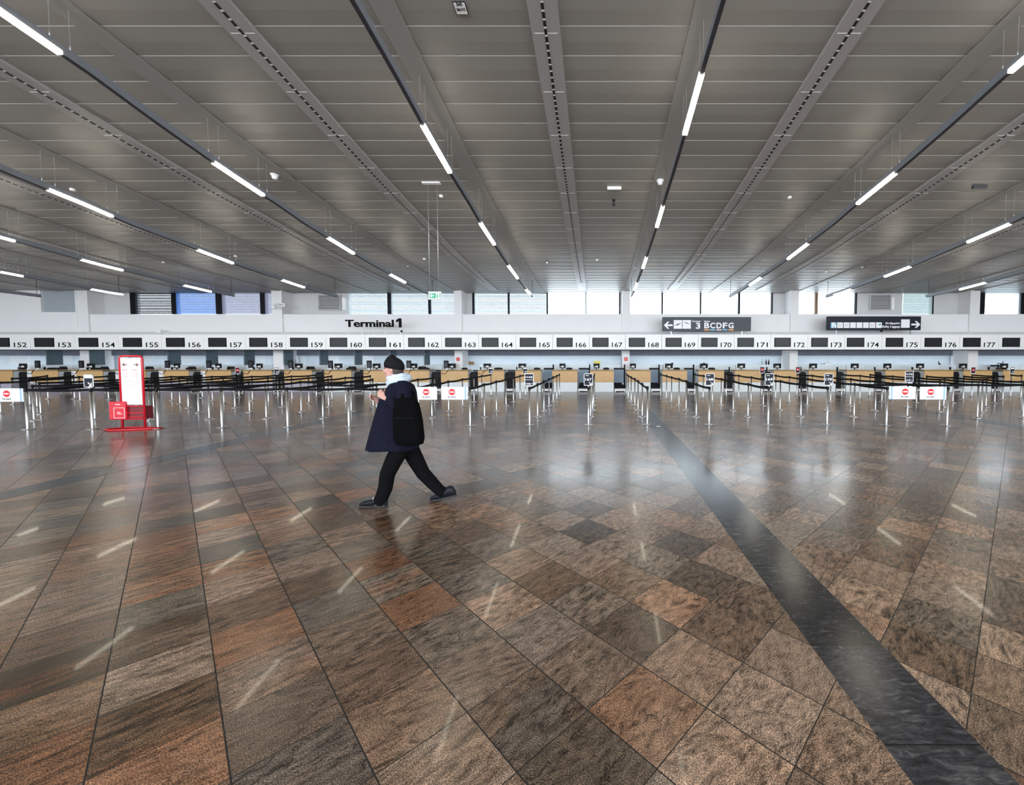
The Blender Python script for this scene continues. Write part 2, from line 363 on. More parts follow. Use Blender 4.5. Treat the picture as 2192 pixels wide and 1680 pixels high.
for i, x in enumerate(vis_tr):
    t = empty('ceiling_trough', (0, 0, 0))
    r = ribbon(x - .205, x + .205, YB, 20.4, -.05, th=.05).build('tray', M['tray'], t)
    l = ribbon(x - .02, x + .02, YB, 18.6, -.056, th=.01).build('slot', M['slot'], t)
    q = MB()
    for j in range(14):
        y = 1.9 + j * 1.05 * 1.0
        q.box(x - .17, x + .17, y, y + .012, ceil_z(y) - .053, ceil_z(y) - .045)
    q.build('joint_cover', M['white'], t)
    where = {-5.12: 'running down left of the ceiling centre', -.75: 'nearly straight above the camera', 3.63: 'running down right of the ceiling centre'}
    nm = [v for kx, v in where.items() if abs(kx - x) < .2]
    pos = nm[0] if nm else ('%s one left of the middle trough' % ORD[round((-.75 - x) / 4.375) - 1] if x < 0 else '%s one right of the middle trough' % ORD[round((x + .75) / 4.375) - 1])
    tag(t, 'flat grey ceiling trough with dashed slot, ' + pos, 'ceiling trough', 'slotted ceiling troughs')

# columns, parapet, ledge
COLS = [(168, 190), (583, 605), (972, 989), (1332, 1348), (1692, 1709), (2075, 2096)]
CF = 20.55; GL = 21.25
colx = []
for i, (a, b) in enumerate(COLS):
    xa, xb = at(a, 700, CF).x, at(b, 700, CF).x; colx.append((xa, xb))
    struct(B(xa, xb, CF, GL + .3, 0, ceil_z(CF) + .1).build('wall_column_%d' % (i + 1), M['wall']), 'white square column against the back wall')
zb0 = at(1340, 710, CF).z; zb1 = at(1340, 672, CF).z
parx = [XL] + [c for ab in colx for c in ab] + [XR]
wins = 0
pm = MB()
for i in range(0, len(parx), 2):
    pm.box(parx[i], parx[i + 1], CF + .09, CF + .5, zb0 - .35, zb1)
struct(pm.build('wall_parapet', M['wall']), 'white parapet band below the high windows')
ledge = B(XL, XR, 20.35, 20.50, 2.45, at(1340, 710.5, 20.4).z); struct(ledge.build('trim_20', M['grey']), 'grey upstand behind the counter canopy')
struct(B(XL, XR, CF + .5, GL + .3, zb1 - .4, zb1).build('trim_21', M['grey']), 'grey sill ledge below the high windows')

# high-level windows : (x0,x1,kind)
ZT = ceil_z(GL)
def slats(x0, x1, z0, z1, y, n, fill=.6, tilt=.35):
    q = MB(); p = (z1 - z0) / n; h = p * fill / 2
    for i in range(n):
        z = z0 + p * (i + .5)
        q.obox(((x0 + x1) / 2, y, z), ((x1 - x0) / 2, 0, 0), (0, h * math.sin(tilt), h * math.cos(tilt)), (0, .0012, -.0004))
    return q
WIN = [(291, 368, 'open', 'white'), (378, 463, 'shut', 'blind_blue'), (476, 558, 'shut', 'blind_lilac'), (568, 592, 'shut', 'blind_lilac'),
       (748, 830, 'open2', 'blind'), (838, 917, 'open2', 'blind'), (923, 974, 'open2', 'blind'),
       (1016, 1087, 'open2', 'blind'), (1091, 1170, 'open2', 'blind'), (1173, 1253, 'bare', ''), (1255, 1325, 'bare', ''),
       (1349, 1416, 'bare', ''), (1419, 1498, 'bare', ''), (1501, 1580, 'bare', ''), (1584, 1651, 'open3', 'blind'),
       (1709, 1744, 'bare', ''), (1750, 1831, 'bare', ''), (1932, 1995, 'shut', 'blind_teal'), (2107, 2184, 'shut2', 'blind')]
zw0 = at(1340, 672, GL).z; ZW1 = ZT - .0
holes = []
for i, (a, b, kind, mm) in enumerate(WIN):
    x0, x1 = at(a, 650, GL).x, at(b, 650, GL).x; holes.append((x0, x1))
    w = empty('window_%d' % (i + 1)); struct(w, 'high window pane under the ceiling')
    fr = MB(); L = .05; nx = i + 1 < len(WIN) and at(WIN[i + 1][0], 650, GL).x
    nxt = WIN[i + 1][0] if i + 1 < len(WIN) else b + 8
    rw = at(min(nxt, b + 14), 650, GL).x if nxt - b < 20 else x1 + .06
    fr.box(x1, rw, GL - .04, GL + .08, zw0, ZW1)
    if i in (0, 7, 18): fr.box(x0 - (.26 if i != 7 else .11), x0, GL - .04, GL + .08, zw0, ZW1)
    fr.build('window_frame', M['brown'] if i in (15,) else M['frame'], w)
    B(x0, x1, GL + .02, GL + .03, zw0, ZW1).build('pane', M['glass'], w)
    if kind == 'open': slats(x0, x1, zw0, ZW1, GL - .02, 13, .86, .1).build('blind', M['slate'], w)  # slats coloured dark to stand in for their backlit shade
    if kind == 'shut': slats(x0, x1, zw0, ZW1, GL - .02, 24, .97, .2).build('blind', M[mm], w)
    if kind == 'shut2': slats(x0, x1, zw0, ZW1, GL - .02, 22, .6, .9).build('blind', M[mm], w)
    if kind == 'open2': slats(x0, x1, zw0, ZW1, GL - .02, 14, .93 if i < 7 else .86, .15).build('blind', M[mm], w)
    if kind == 'open3': slats(x0, x1, zw0, ZW1, GL - .02, 18, .12, 1.2).build('blind', M[mm], w)
# solid wall between the windows
wm = MB(); cur = XL
for x0, x1 in holes:
    if x0 - cur > .16: wm.box(cur, x0 - .001, GL, GL + .2, zw0 - .3, ZW1 + .1)
    cur = x1
wm.box(cur, XR, GL, GL + .2, zw0 - .3, ZW1 + .1)
wm.box(XL, XR, GL, GL + .2, zw0 - .6, zw0 - .002); wm.box(XL, XR, GL, GL + .2, ZW1, ZW1 + .3)
struct(wm.build('wall_back', M['grey']), 'upper back wall around the high windows')
# left end: flush white wall with a recessed blue-grey panel
xa, xb = at(88, 640, CF).x, at(161, 640, CF).x; z0, z1 = at(120, 668, CF).z, at(120, 606, CF).z
lw = MB(); xc = colx[0][0]; lw.box(XL, xa, CF - .02, CF + .1, zb0 - .3, ceil_z(CF)); lw.box(xb, xc, CF - .02, CF + .1, zb0 - .3, ceil_z(CF)); lw.box(xa, xb, CF - .02, CF + .1, zb0 - .3, z0)
struct(lw.build('wall_left_return', M['wall']), 'white wall face at the far left')
tag(B(xa, xb, CF + .08, CF + .12, z0, z1 + .4).build('wall_panel', M['panelgrey']), 'blue grey panel recessed in the white wall at far left', 'panel')
# louvred grilles
for a, b, lab in ((682, 727, 'grey louvre grille in the upper wall above the terminal lettering'), (1864, 1907, 'grey louvre grille above the dark pictogram sign')):
    x0, x1 = at(a, 640, GL - .1).x, at(b, 640, GL - .1).x; z0, z1 = at(a, 663, GL - .1).z, ZT - .1
    v = empty('louvre_grille', ((x0 + x1) / 2, GL - .08, z0)); hw = (x1 - x0) / 2; h = z1 - z0
    q = MB(); q.box(-hw - .04, -hw, -.03, .06, 0, h); q.box(hw, hw + .04, -.03, .06, 0, h); q.box(-hw, hw, -.03, .06, -.04, 0); q.build('frame', M['grey'], v)
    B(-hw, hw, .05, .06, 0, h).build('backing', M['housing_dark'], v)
    slats(-hw, hw, 0, h, .01, 13, .62, .5).build('slats', M['grey'], v); tag(v, lab, 'grille', 'wall grilles')
for a, b, lab in ((731, 738, 'narrow white box beside the left louvre grille'), (1909, 1916, 'narrow white box beside the right louvre grille')):
    x0, x1 = at(a, 640, GL - .15).x, at(b, 640, GL - .15).x
    tag(B(x0, x1, GL - .14, GL - .002, at(a, 664, GL).z, ZT - .25).build('junction_box', M['white'], None, .01), lab, 'box')
# canopy body, lower wall
FD = 19.6
zf0, zf1 = at(1340, 748.2, FD).z, at(1340, 715.8, FD).z
struct(B(XL, XR, FD + .12, 20.45, zf0 + .02, zf1 - .02).build('wall_canopy', M['soffit']), 'canopy box behind the number panels')
BW = 21.7
struct(B(XL, XR, BW, BW + .2, 0, 3.0).build('wall_rear', M['backwall']), 'pale blue wall behind the counters')
struct(B(XL, XR, BW - .25, BW, at(1340, 761, BW - .25).z, 2.9).build('wall_bulkhead', M['backtop']), 'blue grey bulkhead under the canopy, coloured dark for shade')  # shade under the canopy is put into the bulkhead colour
struct(B(XL - .2, XL, YB, YF, 0, 10).build('wall_left', M['wall_side']), 'pale side wall of the hall at left')
struct(B(XR, XR + .2, YB, YF, 0, 10).build('wall_right', M['wall_side']), 'pale side wall of the hall at right')
# partitions behind the left-hand counters
for i, (a, num) in enumerate(zip((98, 190.5, 275, 358, 440, 521, 606, 683, 758, 833, 907), range(152, 163))):
    x = at(a, 760, 20.3).x
    t = B(x, x + .06, 20.3, 20.9, at(a, 781, 20.6).z, zf0 + .02).build('partition', M['fin'])
    tag(t, 'dark steel blue partition behind counters %d and %d' % (num + 1, num + 2), 'partition', 'partitions behind the left counters')
for i, (a, b, num) in enumerate([(20, 62, 153), (122, 152, 154), (225, 242, 155), (303, 326, 155.5), (377, 409, 157), (457, 488, 158), (536, 570, 159), (627, 651, 160), (693, 726, 161), (767, 800, 162)]):
    x0, x1 = at(a, 765, 21.66).x, at(b, 765, 21.66).x
    t = B(x0, x1, 21.66, 21.70, 1.3, at(a, 761, 21.45).z + .02).build('frosted_panel', M['pane_white'])
    tag(t, ('pale frosted panel on the rear wall behind counter %d' % num) if num != 155.5 else 'pale frosted panel directly right of the red framed board', 'panel', 'frosted panels')
# ================================================================== NUMBER PANELS
NUMPX = {152: 44, 153: 139, 154: 233, 155: 326, 156: 417, 157: 506, 158: 593, 159: 679, 160: 763, 161: 846, 162: 928, 163: 1007, 164: 1086, 165: 1166, 166: 1244, 167: 1321, 168: 1399, 169: 1477, 170: 1554, 171: 1632, 172: 1711, 173: 1790, 174: 1869, 175: 1952, 176: 2035, 177: 2118, 178: 2202}
def px2x(p, Y=FD): return at(p, 745, Y).x
zs0, zs1 = at(1340, 742.6, FD).z, at(1340, 722.8, FD).z
for n, p in NUMPX.items():
    sp = (NUMPX[n + 1] - p) if n < 178 else 84
    x1 = px2x(p + .225 * sp); prev = NUMPX.get(n - 1, p - 95); spp = p - prev; x0 = px2x(prev + .225 * spp)
    xc = (x0 + x1) / 2; w = x1 - x0
    t = empty('number_panel', (xc, FD, zf0))
    B(-w / 2 + .006, w / 2 - .006, 0, .10, 0, zf1 - zf0).build('panel', M['fascia'], t, .004)
    sx0 = px2x(p - .68 * sp) - xc; sx1 = px2x(p - .235 * sp) - xc
    z0 = zs0 - zf0; z1 = zs1 - zf0
    fr = B(sx0, sx1, -.018, .0, z0, z1).build('screen_frame', M['bezel'], t)
    B(sx0 + .03, sx1 - .03, -.022, -.017, z0 + .025, z1 - .025).build('screen', M['screen'], fr)
    if n < 178: text('number', str(n), px2x(p - .145 * sp) - xc, -.001, z0 - .01, px2x(p + .145 * sp) - px2x(p - .145 * sp), .225, M['ink'], t, .004, .012)
    tag(t, ('white fascia panel with dark screen and counter number %d' % n) if n < 178 else 'white fascia panel with dark screen cut off at the right edge', 'sign panel', 'numbered fascia panels')
# dark line below the fascia
struct(B(XL, XR, FD + .02, FD + .14, zf0 - .035, zf0 + .0).build('trim_23', M['black']), 'dark shadow-gap rail under the number panels')

# ================================================================== SIGNS ABOVE THE CANOPY
t = empty('terminal_lettering', tuple(at(740, 710, FD + .05)))
def P2(x, y, D=FD + .05): return at(x, y, D) - at(740, 710, FD + .05)
a = P2(740, 700); b = P2(843, 684.5)
text('word', 'Terminal', a.x, 0, a.z, b.x - a.x, b.z - a.z, M['ink'], t, .05, .022)
a = P2(849, 701); b = P2(859.5, 681.5)
MB().prism([(a.x + .13, a.z), (b.x, a.z), (b.x, b.z), (a.x + .12, b.z), (a.x, b.z - .09), (a.x, b.z - .18), (a.x + .13, b.z - .13)], -.05, 0).build('numeral', M['ink'], t)
q = MB()
for px in (745, 775, 800, 825, 858):
    c = P2(px, 716); q.box(c.x - .012, c.x + .012, -.03, -.01, c.z, P2(px, 700).z)
q.build('support', M['white'], t)
tag(t, 'black raised Terminal 1 lettering standing on the white canopy', 'lettering')
c = at(859.5, 709, FD + .02)
tag(MB().lathe([(0, -.05), (.04, -.04), (.055, 0), (.04, .04), (0, .05)], c, 16).build('spotlight', M['black']), 'small black spotlight below the large numeral 1', 'spotlight')
c = at(1887, 708.5, FD + .02)
tag(MB().lathe([(0, -.05), (.04, -.04), (.055, 0), (.04, .04), (0, .05)], c, 16).build('spotlight', M['black']), 'small black spotlight below the dark pictogram sign', 'spotlight')
def arrow(q, x, z, L, h, d, y0, y1):       # arrow pointing d=-1 left / +1 right, tip at x
    pts = [(0, 0), (.42 * L, .5 * h), (.62 * L, .5 * h), (.38 * L, .13 * h), (L, .13 * h), (L, -.13 * h), (.38 * L, -.13 * h), (.62 * L, -.5 * h), (.42 * L, -.5 * h)]
    q.prism([(x - d * a, z + b) for a, b in pts], y0, y1)
SD = FD + .02
def sgn(x0, x1, y0, y1, mm):
    a = at(x0, y1, SD); b = at(x1, y0, SD); t = empty('direction_sign', (a.x, SD, a.z))
    B(0, b.x - a.x, 0, .12, 0, b.z - a.z).build('sign_box', M[mm], t, .01)
    q = MB()
    for fx in (.1, .9): q.box((b.x - a.x) * fx - .02, (b.x - a.x) * fx + .02, .04, .08, -.25, 0)
    q.build('foot', M['steel_dark'], t)
    return t, (lambda x, y: at(x, y, SD) - Vector((a.x, SD, a.z)))
t, L = sgn(1418, 1608, 678.5, 708.5, 'slate')
q = MB(); a = L(1421, 696); arrow(q, a.x, a.z, .42, .34, -1, -.006, .0); q.build('arrow', M['white_sign'], t)
for x0, x1, sl in ((1442, 1460, 1), (1461, 1479, -1)):
    a, b = L(x0, 703.5), L(x1, 685); o = B(a.x, b.x, -.006, 0, a.z, b.z).build('pictogram', M['white_sign'], t)
    cx_, cz_ = (a.x + b.x) / 2, (a.z + b.z) / 2 + (.0 if sl > 0 else .06); q = MB()
    q.obox((cx_, -.008, cz_), (.13, 0, .045 * sl), (0, .001, 0), (-.006, 0, .012)); q.obox((cx_, -.008, cz_), (.025, 0, .02 * sl), (0, .001, 0), (-.01, 0, .03)); q.build('aeroplane', M['ink'], o)
a, b = L(1481, 689.2), L(1499, 686); text('word', 'Terminal', a.x, -.001, a.z, b.x - a.x, b.z - a.z, M['white_sign'], t, .005, .03)
a, b = L(1489.5, 703.8), L(1499, 690.5); text('numeral', '3', a.x, -.001, a.z, b.x - a.x, b.z - a.z, M['white_sign'], t, .005, .03)
a, b = L(1507, 689.2), L(1520, 686); text('word', 'Gates', a.x, -.001, a.z, b.x - a.x, b.z - a.z, M['white_sign'], t, .005, .03)
for ch, x0, x1, cc in (('B', 1507.5, 1518.5, 'orange'), ('C', 1520, 1531, 'sky'), ('D', 1533.5, 1545, 'pink'), ('F', 1547, 1557, 'sky'), ('G', 1559, 1570.5, 'orange')):
    a, b = L(x0, 702.8), L(x1, 690.5); text('letter', ch, a.x, -.001, a.z, b.x - a.x, b.z - a.z, M['white_sign'], t, .005, .03)
    a, b = L(x0, 707.3), L(x1, 704.6); B(a.x, b.x, -.006, 0, a.z, b.z).build('colour_bar', M[cc], t)
tag(t, 'dark sign with left arrow, numeral 3 and gate letters B C D F G', 'direction sign')
t, L = sgn(1771, 1972, 677, 706.5, 'navy')
cols = ['sky', 'white_sign', 'white_sign', 'white_sign', 'white_sign', 'white_sign', 'white_sign', 'white_sign']
for i in range(8):
    x0 = 1778 + 13.85 * i; a, b = L(x0, 702), L(x0 + 12.6, 690); o = B(a.x, b.x, -.006, 0, a.z, b.z).build('pictogram', M['white_sign'], t)
    q = MB(); w_ = b.x - a.x; h_ = b.z - a.z
    if i == 0: q.box(a.x, a.x + w_ * .2, -.009, -.006, a.z, b.z); q.box(a.x + w_ * .7, b.x, -.009, -.006, a.z + h_ * .6, b.z); q.box(a.x + w_ * .45, a.x + w_ * .7, -.009, -.006, a.z, a.z + h_ * .3); q.build('symbol', M['sky'], o)
    elif i == 7: q.prism([(a.x + w_ * .3, a.z + h_ * .55), (a.x + w_ * .8, a.z + h_ * .5), (a.x + w_ * .8, a.z + h_ * .85)], -.009, -.006); q.build('symbol', M['green'], o)
    elif i in (1, 2, 6): q.box(a.x + w_ * .3, a.x + w_ * .38, -.009, -.006, a.z + h_ * .3, a.z + h_ * .7); q.box(a.x + w_ * .6, a.x + w_ * .72, -.009, -.006, a.z + h_ * .4, a.z + h_ * .6); q.build('symbol', M['grey_arrow'], o)
a, b = L(1895, 695), L(1927, 689.5); text('word', 'Großgepäck', a.x, -.001, a.z, b.x - a.x, b.z - a.z, M['white_sign'], t, .005, .025)
a, b = L(1888.5, 702.5), L(1927, 696.5); text('word', 'Bulky Luggage', a.x, -.001, a.z, b.x - a.x, b.z - a.z, M['white_sign'], t, .005, .025)
a, b = L(1928.5, 701.5), L(1947.5, 683.5); B(a.x, b.x, -.006, 0, a.z, b.z).build('pictogram', M['white_sign'], t, .0)
q = MB(); a = L(1970, 694.5); arrow(q, a.x, a.z, .43, .33, 1, -.006, 0); q.build('arrow', M['white_sign'], t)
tag(t, 'dark sign with row of white pictograms, Bulky Luggage and right arrow', 'direction sign')

# exit sign hanging from the ceiling
EY = 9.9; a, b = at(917, 641, EY), at(943.5, 624, EY); w_ = b.x - a.x; h_ = b.z - a.z
t = empty('exit_sign', tuple(a)); B(0, w_, 0, .05, 0, h_).build('sign_box', M['white_sign'], t, .004)
B(w_ * .10, w_ * .60, -.003, 0, h_ * .16, h_ * .80).build('green_panel', M['green'], t)
q = MB(); arrow(q, w_ * .13, h_ * .48, w_ * .34, h_ * .5, -1, -.006, -.003); q.build('arrow', M['white_sign'], t)
B(w_ * .90, w_ * .97, -.003, 0, h_ * .16, h_ * .80).build('green_panel', M['green'], t)
q = MB(); q.cyl((w_ * .73, -.003, h_ * .72), (w_ * .73, 0, h_ * .72), h_ * .07, n=10); q.prism([(w_ * .68, h_ * .3), (w_ * .77, h_ * .32), (w_ * .80, h_ * .62), (w_ * .70, h_ * .62)], -.003, 0); q.prism([(w_ * .64, h_ * .08), (w_ * .70, h_ * .08), (w_ * .76, h_ * .33), (w_ * .70, h_ * .33)], -.003, 0)
q.build('running_figure', M['green'], t)
zt = ceil_z(EY) - a.z
for fx in (.08, .80): MB().cyl((w_ * fx, .025, h_), (w_ * fx, .025, zt), .006, n=6).build('cable', M['cable'], t)
B(-.10, w_ + .02, -.03, .08, zt - .03, zt + .02).build('ceiling_plate', M['white'], t)
tag(t, 'small green and white exit sign hung on two thin cables', 'exit sign')

# ================================================================== PENDANT LAMP LINES
# pendant index: lamps as pixel x pairs (near, far), end pixel, first visible pixel
def pend_y(X, px, guess=9.0):           # depth where the line at X crosses pixel column px (follows the hanging curve)
    u = (px - CX) / F
    if abs(u) < 1e-6: return guess
    t = X / u                            # t = c*Y - s*(Z-HC)
    c, s = math.cos(TH), math.sin(TH); Y = t
    for _ in range(8): Y = (t + s * (hang_z(Y) - HC)) / c
    return Y
PEND = {
    0: (-24.775, [], 18.3), 1: (-20.4, [(-300, -170), (0, 48), (195, 262)], None), 2: (-16.0, [(-120, 30), (174, 262), (394, 451)], 18.1),
    3: (-11.6, [(-300, -160), (103, 240), (422.7, 498), (604, 651)], 18.3), 4: (-7.25, [(-30, 128), (457, 563), (702, 757), (835, 867)], 18.2),
    5: (-2.9, [(520, 640), (905, 963), (1028, 1058), (1088, 1108), (1126, 1135)], 18.3), 6: (1.48, [(1620, 1570), (1502, 1466), (1419, 1406), (1384, 1376), (1364, 1358)], 18.2),
    7: (5.85, [(2330, 2163), (1917, 1836), (1729.6, 1687), (1629, 1605)], 18.3), 8: (10.2, [(2600, 2420), (2162, 2072), (1949, 1894), (1822, 1786)], 18.4),
    9: (14.6, [(2330, 2230), (2110, 2055)], 18.3), 10: (19.0, [(2400, 2300)], 18.3)}
where = ['cut off at the far left edge', 'short and ending before the blue grey wall panel', 'second line in from the left edge', 'ending above the Terminal lettering', 'running from the top left corner towards the exit sign', 'running down left of the middle with its end by the bright windows', 'steep one just right of the middle', 'first line right of the steep one', 'second line right of the steep one', 'third line right of the steep one', 'cut off at the far right edge']
HW, HH = .032, .12
def along(X, ya, yb, w, h0, h1, n=None):
    n = n or max(2, int(abs(yb - ya) / .5)); vs = []; fs = []
    for i in range(n + 1):
        y = lerp(ya, yb, i / n); z = hang_z(y); vs += [(X - w, y, z + h0), (X + w, y, z + h0), (X + w, y, z + h1), (X - w, y, z + h1)]
    for i in range(n):
        a = i * 4; b = a + 4
        for k in range(4): fs.append((a + k, a + (k + 1) % 4, b + (k + 1) % 4, b + k))
    fs += [(3, 2, 1, 0), (n * 4, n * 4 + 1, n * 4 + 2, n * 4 + 3)]
    return MB().add(vs, fs)
for i, (X, lamps, yend) in PEND.items():
    t = empty('pendant_lamp_line', (0, 0, 0)); segs = []
    for (a, b) in lamps:
        segs.append(tuple(sorted((pend_y(X, a), pend_y(X, b)))))
    if yend is None: yend = segs[-1][1]
    segs = [(a, b) for a, b in segs if b - a < 2.3 and a > 0]
    pitch = 3.15; y = segs[0][0] if segs else yend
    while y > -6: y -= pitch; segs.append((y, y + 1.3))
    segs.sort()
    along(X, -7, yend, HW, .0, HH, 60).build('housing', M['housing'], t)
    along(X, -7, yend, HW * .8, -.012, .0, 60).build('underside_channel', M['housing_dark'], t)
    for a, b in segs:
        along(X, a, b, HW + .006, -.022, .03).build('lamp_diffuser', M['lamp'], t)
    q = MB(); ends = sorted({round(v, 2) for s_ in segs for v in s_ if v < yend - .8})
    for y in ends:
        for dy in (-.09, .12):
            if y < 3: continue
            q = MB(); q.lathe([(.0, 0), (.009, 0), (.009, .07), (.0026, .075), (.0022, ceil_z(y + dy) - hang_z(y + dy) - HH)], (X, y + dy, hang_z(y + dy) + HH), 6)
            q.build('suspension_wire', M['cable'], t)
    MB().cyl((X, yend - .12, hang_z(yend) + HH), (X, yend - .12, ceil_z(yend)), .008, n=6).build('end_rod', M['cable_dark'], t)
    tag(t, 'grey pendant lamp line, ' + where[i].replace('running down left of the middle with its end by the bright windows', 'left of the middle, ending by the bright windows'), 'pendant lamp', 'pendant lamp lines under the ceiling')

# small ceiling fittings
def on_ceiling(px, py):
    a, b, d = ray(px, py); Y = 10.0
    for _ in range(30): Y = .5 * Y + .5 * ((ceil_z(Y) - HC) * b / d)
    return Vector((a / b * Y, Y, ceil_z(Y) - .03))
def dome(px, py, lab, r=.07, big=True):
    c = on_ceiling(px, py); t = empty('smoke_detector', tuple(c))
    MB().lathe([(r, .03), (r, 0), (r * .8, -.02), (0, -.02)], n=20).build('base', M['white'], t)
    if big: MB().lathe([(r * .7, -.02), (r * .7, -.06), (r * .5, -.09), (0, -.10)], n=20).build('sensor', M['white'], t)
    tag(t, lab, 'detector', 'ceiling detectors')
dome(588, 372, 'white round detector on the ceiling left of the Terminal lettering', .085)
dome(1413, 384, 'white round detector beside the steep pendant lamp line', .085)
for px, py, lab in ((530, 389, 'small disc on the ceiling under the left glowing lamp'), (350, 560, 'small disc on the ceiling above the blue windows'), (504, 547, 'small disc on the ceiling near the end of a left lamp line'), (873, 568, 'small disc on the ceiling left of the exit sign'), (908, 553, 'second small disc on the ceiling left of the exit sign'), (1278, 555, 'small disc on the ceiling right of the middle trough'), (1171, 561, 'small disc on the ceiling left of the middle trough'), (1360, 572, 'small dark detector at the foot of the steep lamp line'), (1690, 421, 'small disc on the ceiling between two right troughs'), (1845, 570, 'small detector on the ceiling above the pictogram sign'), (1768, 580, 'small disc on the ceiling above the right bright windows'), (944, 418, 'small disc just right of the exit sign cables'), (155, 404, 'small disc on the ceiling at left above a glowing lamp')):
    dome(px, py, lab, .05, False)
for px, py, lab in ((1315, 400, 'flat metal plate on the ceiling right of the middle trough'), (2097, 398, 'dark flat plate on the ceiling near the right edge')):
    c = on_ceiling(px, py); tag(B(-.17, .17, -.03, .03, -.035, .03).build('ceiling_plate', M['white'] if px < 2000 else M['housing_dark']), lab, 'ceiling plate', 'ceiling plates').location = c
c = on_ceiling(1314, 427); t = empty('hanging_camera', tuple(c))
MB().lathe([(.035, .03), (.035, -.02), (.012, -.025), (.012, -.09)], n=14).build('mount', M['black'], t); B(-.035, .035, -.03, .03, -.13, -.09).build('body', M['black'], t, .006)
tag(t, 'tiny black camera hanging from the ceiling plate', 'camera')
c = on_ceiling(986, 13); t = empty('ceiling_label', tuple(c)); sl = -.157
def tilt_plane(q, x0, x1, y0, y1, dz): q.add([(x0, y0, y0 * sl + dz), (x1, y0, y0 * sl + dz), (x1, y1, y1 * sl + dz), (x0, y1, y1 * sl + dz), (x0, y0, y0 * sl + dz + .004), (x1, y0, y0 * sl + dz + .004), (x1, y1, y1 * sl + dz + .004), (x0, y1, y1 * sl + dz + .004)], [(0, 1, 2, 3), (7, 6, 5, 4), (0, 4, 5, 1), (1, 5, 6, 2), (2, 6, 7, 3), (3, 7, 4, 0)])
q = MB(); tilt_plane(q, -.085, .085, -.085, .085, .0); q.build('border', M['ink'], t)
q = MB(); tilt_plane(q, -.075, .075, -.075, .075, -.005); q.build('face', M['white_sign'], t)
for s_, yy, ww in (('ZWD', -.04, .08), ('246-1717', .03, .12)):
    o = text('lettering', s_, -ww / 2, yy, yy * sl - .006, ww, .04, M['ink'], t, .003, .03); o.rotation_euler = (math.radians(90 - 9), 0, 0); o.rotation_euler = (-math.pi / 2 - math.atan(.157), 0, 0)
    o.location.y = yy - .0; o.scale = (1, 1, 1)
    o.rotation_euler = (math.pi / 2 + math.atan(-.157) + 0, 0, 0); o.location.z = yy * sl - .006
tag(t, 'small white square label with black print on the ceiling', 'label')

# dome camera on the second column
c = at(586, 657, CF - .35); t = empty('dome_camera', tuple(c))
MB().lathe([(0, -.11), (.07, -.09), (.10, -.03), (.10, .05), (.08, .09), (0, .10)], n=20).build('dome', M['white'], t)
MB().tube([(0, 0, .10), (.02, .05, .16), (.13, .12, .17), (.22, .34, .13)], .022, 8).build('arm', M['white'], t)
B(.16, .30, .32, .35, .05, .22).build('wall_plate', M['white'], t)
tag(t, 'white dome security camera on a bracket at the second column', 'camera')
for px, lab in ((340.5, 'small white box on the ledge above counter 155'),):
    c = at(px, 709, 20.3); tag(B(-.13, .13, -.06, .05, -.09, .07).build('junction_box', M['white'], None, .01), lab, 'box').location = c
for px, lab in ((980.5, 'small red call point sign on the column behind counter 163'), (1340, 'small red call point sign on the column behind counter 168')):
    c = at(px, 768.5, CF - .012); t = empty('call_point_sign', tuple(c)); B(-.085, .085, 0, .011, -.085, .085).build('plate', M['redsign'], t)
    q = MB(); q.tube([(-.035, -.003, -.03), (-.03, -.003, .03), (0, -.003, -.02), (.035, -.003, .04)], .009, 6); q.build('symbol', M['white_sign'], t); tag(t, lab, 'sign', 'red call point signs')

# ================================================================== COUNTERS
DESK = {152: (-34, 27), 153: (58, 124), 154: (153, 220), 155: (247, 312), 156: (340, 404), 157: (430, 495), 158: (521, 582), 159: (608, 668), 160: (694, 752), 161: (778, 835), 162: (864, 919), 163: (944, 1002), 164: (1023, 1079), 165: (1103, 1158), 166: (1182, 1236), 167: (1263, 1314), 168: (1341, 1393), 169: (1418, 1471), 170: (1495, 1550), 171: (1573, 1629), 172: (1656, 1710), 173: (1731, 1790), 174: (1812, 1872), 175: (1895, 1955), 176: (1978, 2041), 177: (2062, 2124), 178: (2147, 2212)}
DY = 19.65
def dx(p): return at(p, 805, DY).x
def make_screen_back(t, x, y, z, w=.34, h=.23, nm='monitor', arm=True):
    pass
def monitor(px, num, D=20.15, w=.36, h=.23, z=None, portrait=False, lab=''):
    x = at(px, 785, D).x; z = 1.04 if z is None else z
    t = empty('monitor', (x, D, z))
    if portrait:
        B(-.115, .115, -.02, .03, .09, .45).build('screen_housing', M['black'], t, .008); B(-.07, .07, -.023, -.019, .13, .36).build('vent', M['slate'], t)
        B(-.03, .03, 0, .03, 0, .12).build('stand', M['white'], t); B(-.09, .09, -.06, .07, 0, .015).build('foot', M['white'], t)
    else:
        B(-w / 2, w / 2, .0, .035, .07, .07 + h).build('screen_housing', M['black'], t, .006)
        q = MB(); q.tube([(.0, .0, .17), (-.03, -.03, .14), (-.10, -.04, .15), (-.13, -.02, .11)], .014, 6); q.build('arm', M['white'], t)
        B(-.05, .07, -.012, .0, .11, .19).build('bracket', M['white'], t); B(-.02, .02, .0, .03, 0, .08).build('stand', M['black'], t); B(-.10, .10, -.05, .08, 0, .012).build('foot', M['black'], t)
    tag(t, lab, 'monitor', 'monitors on the check-in desks')
    return t
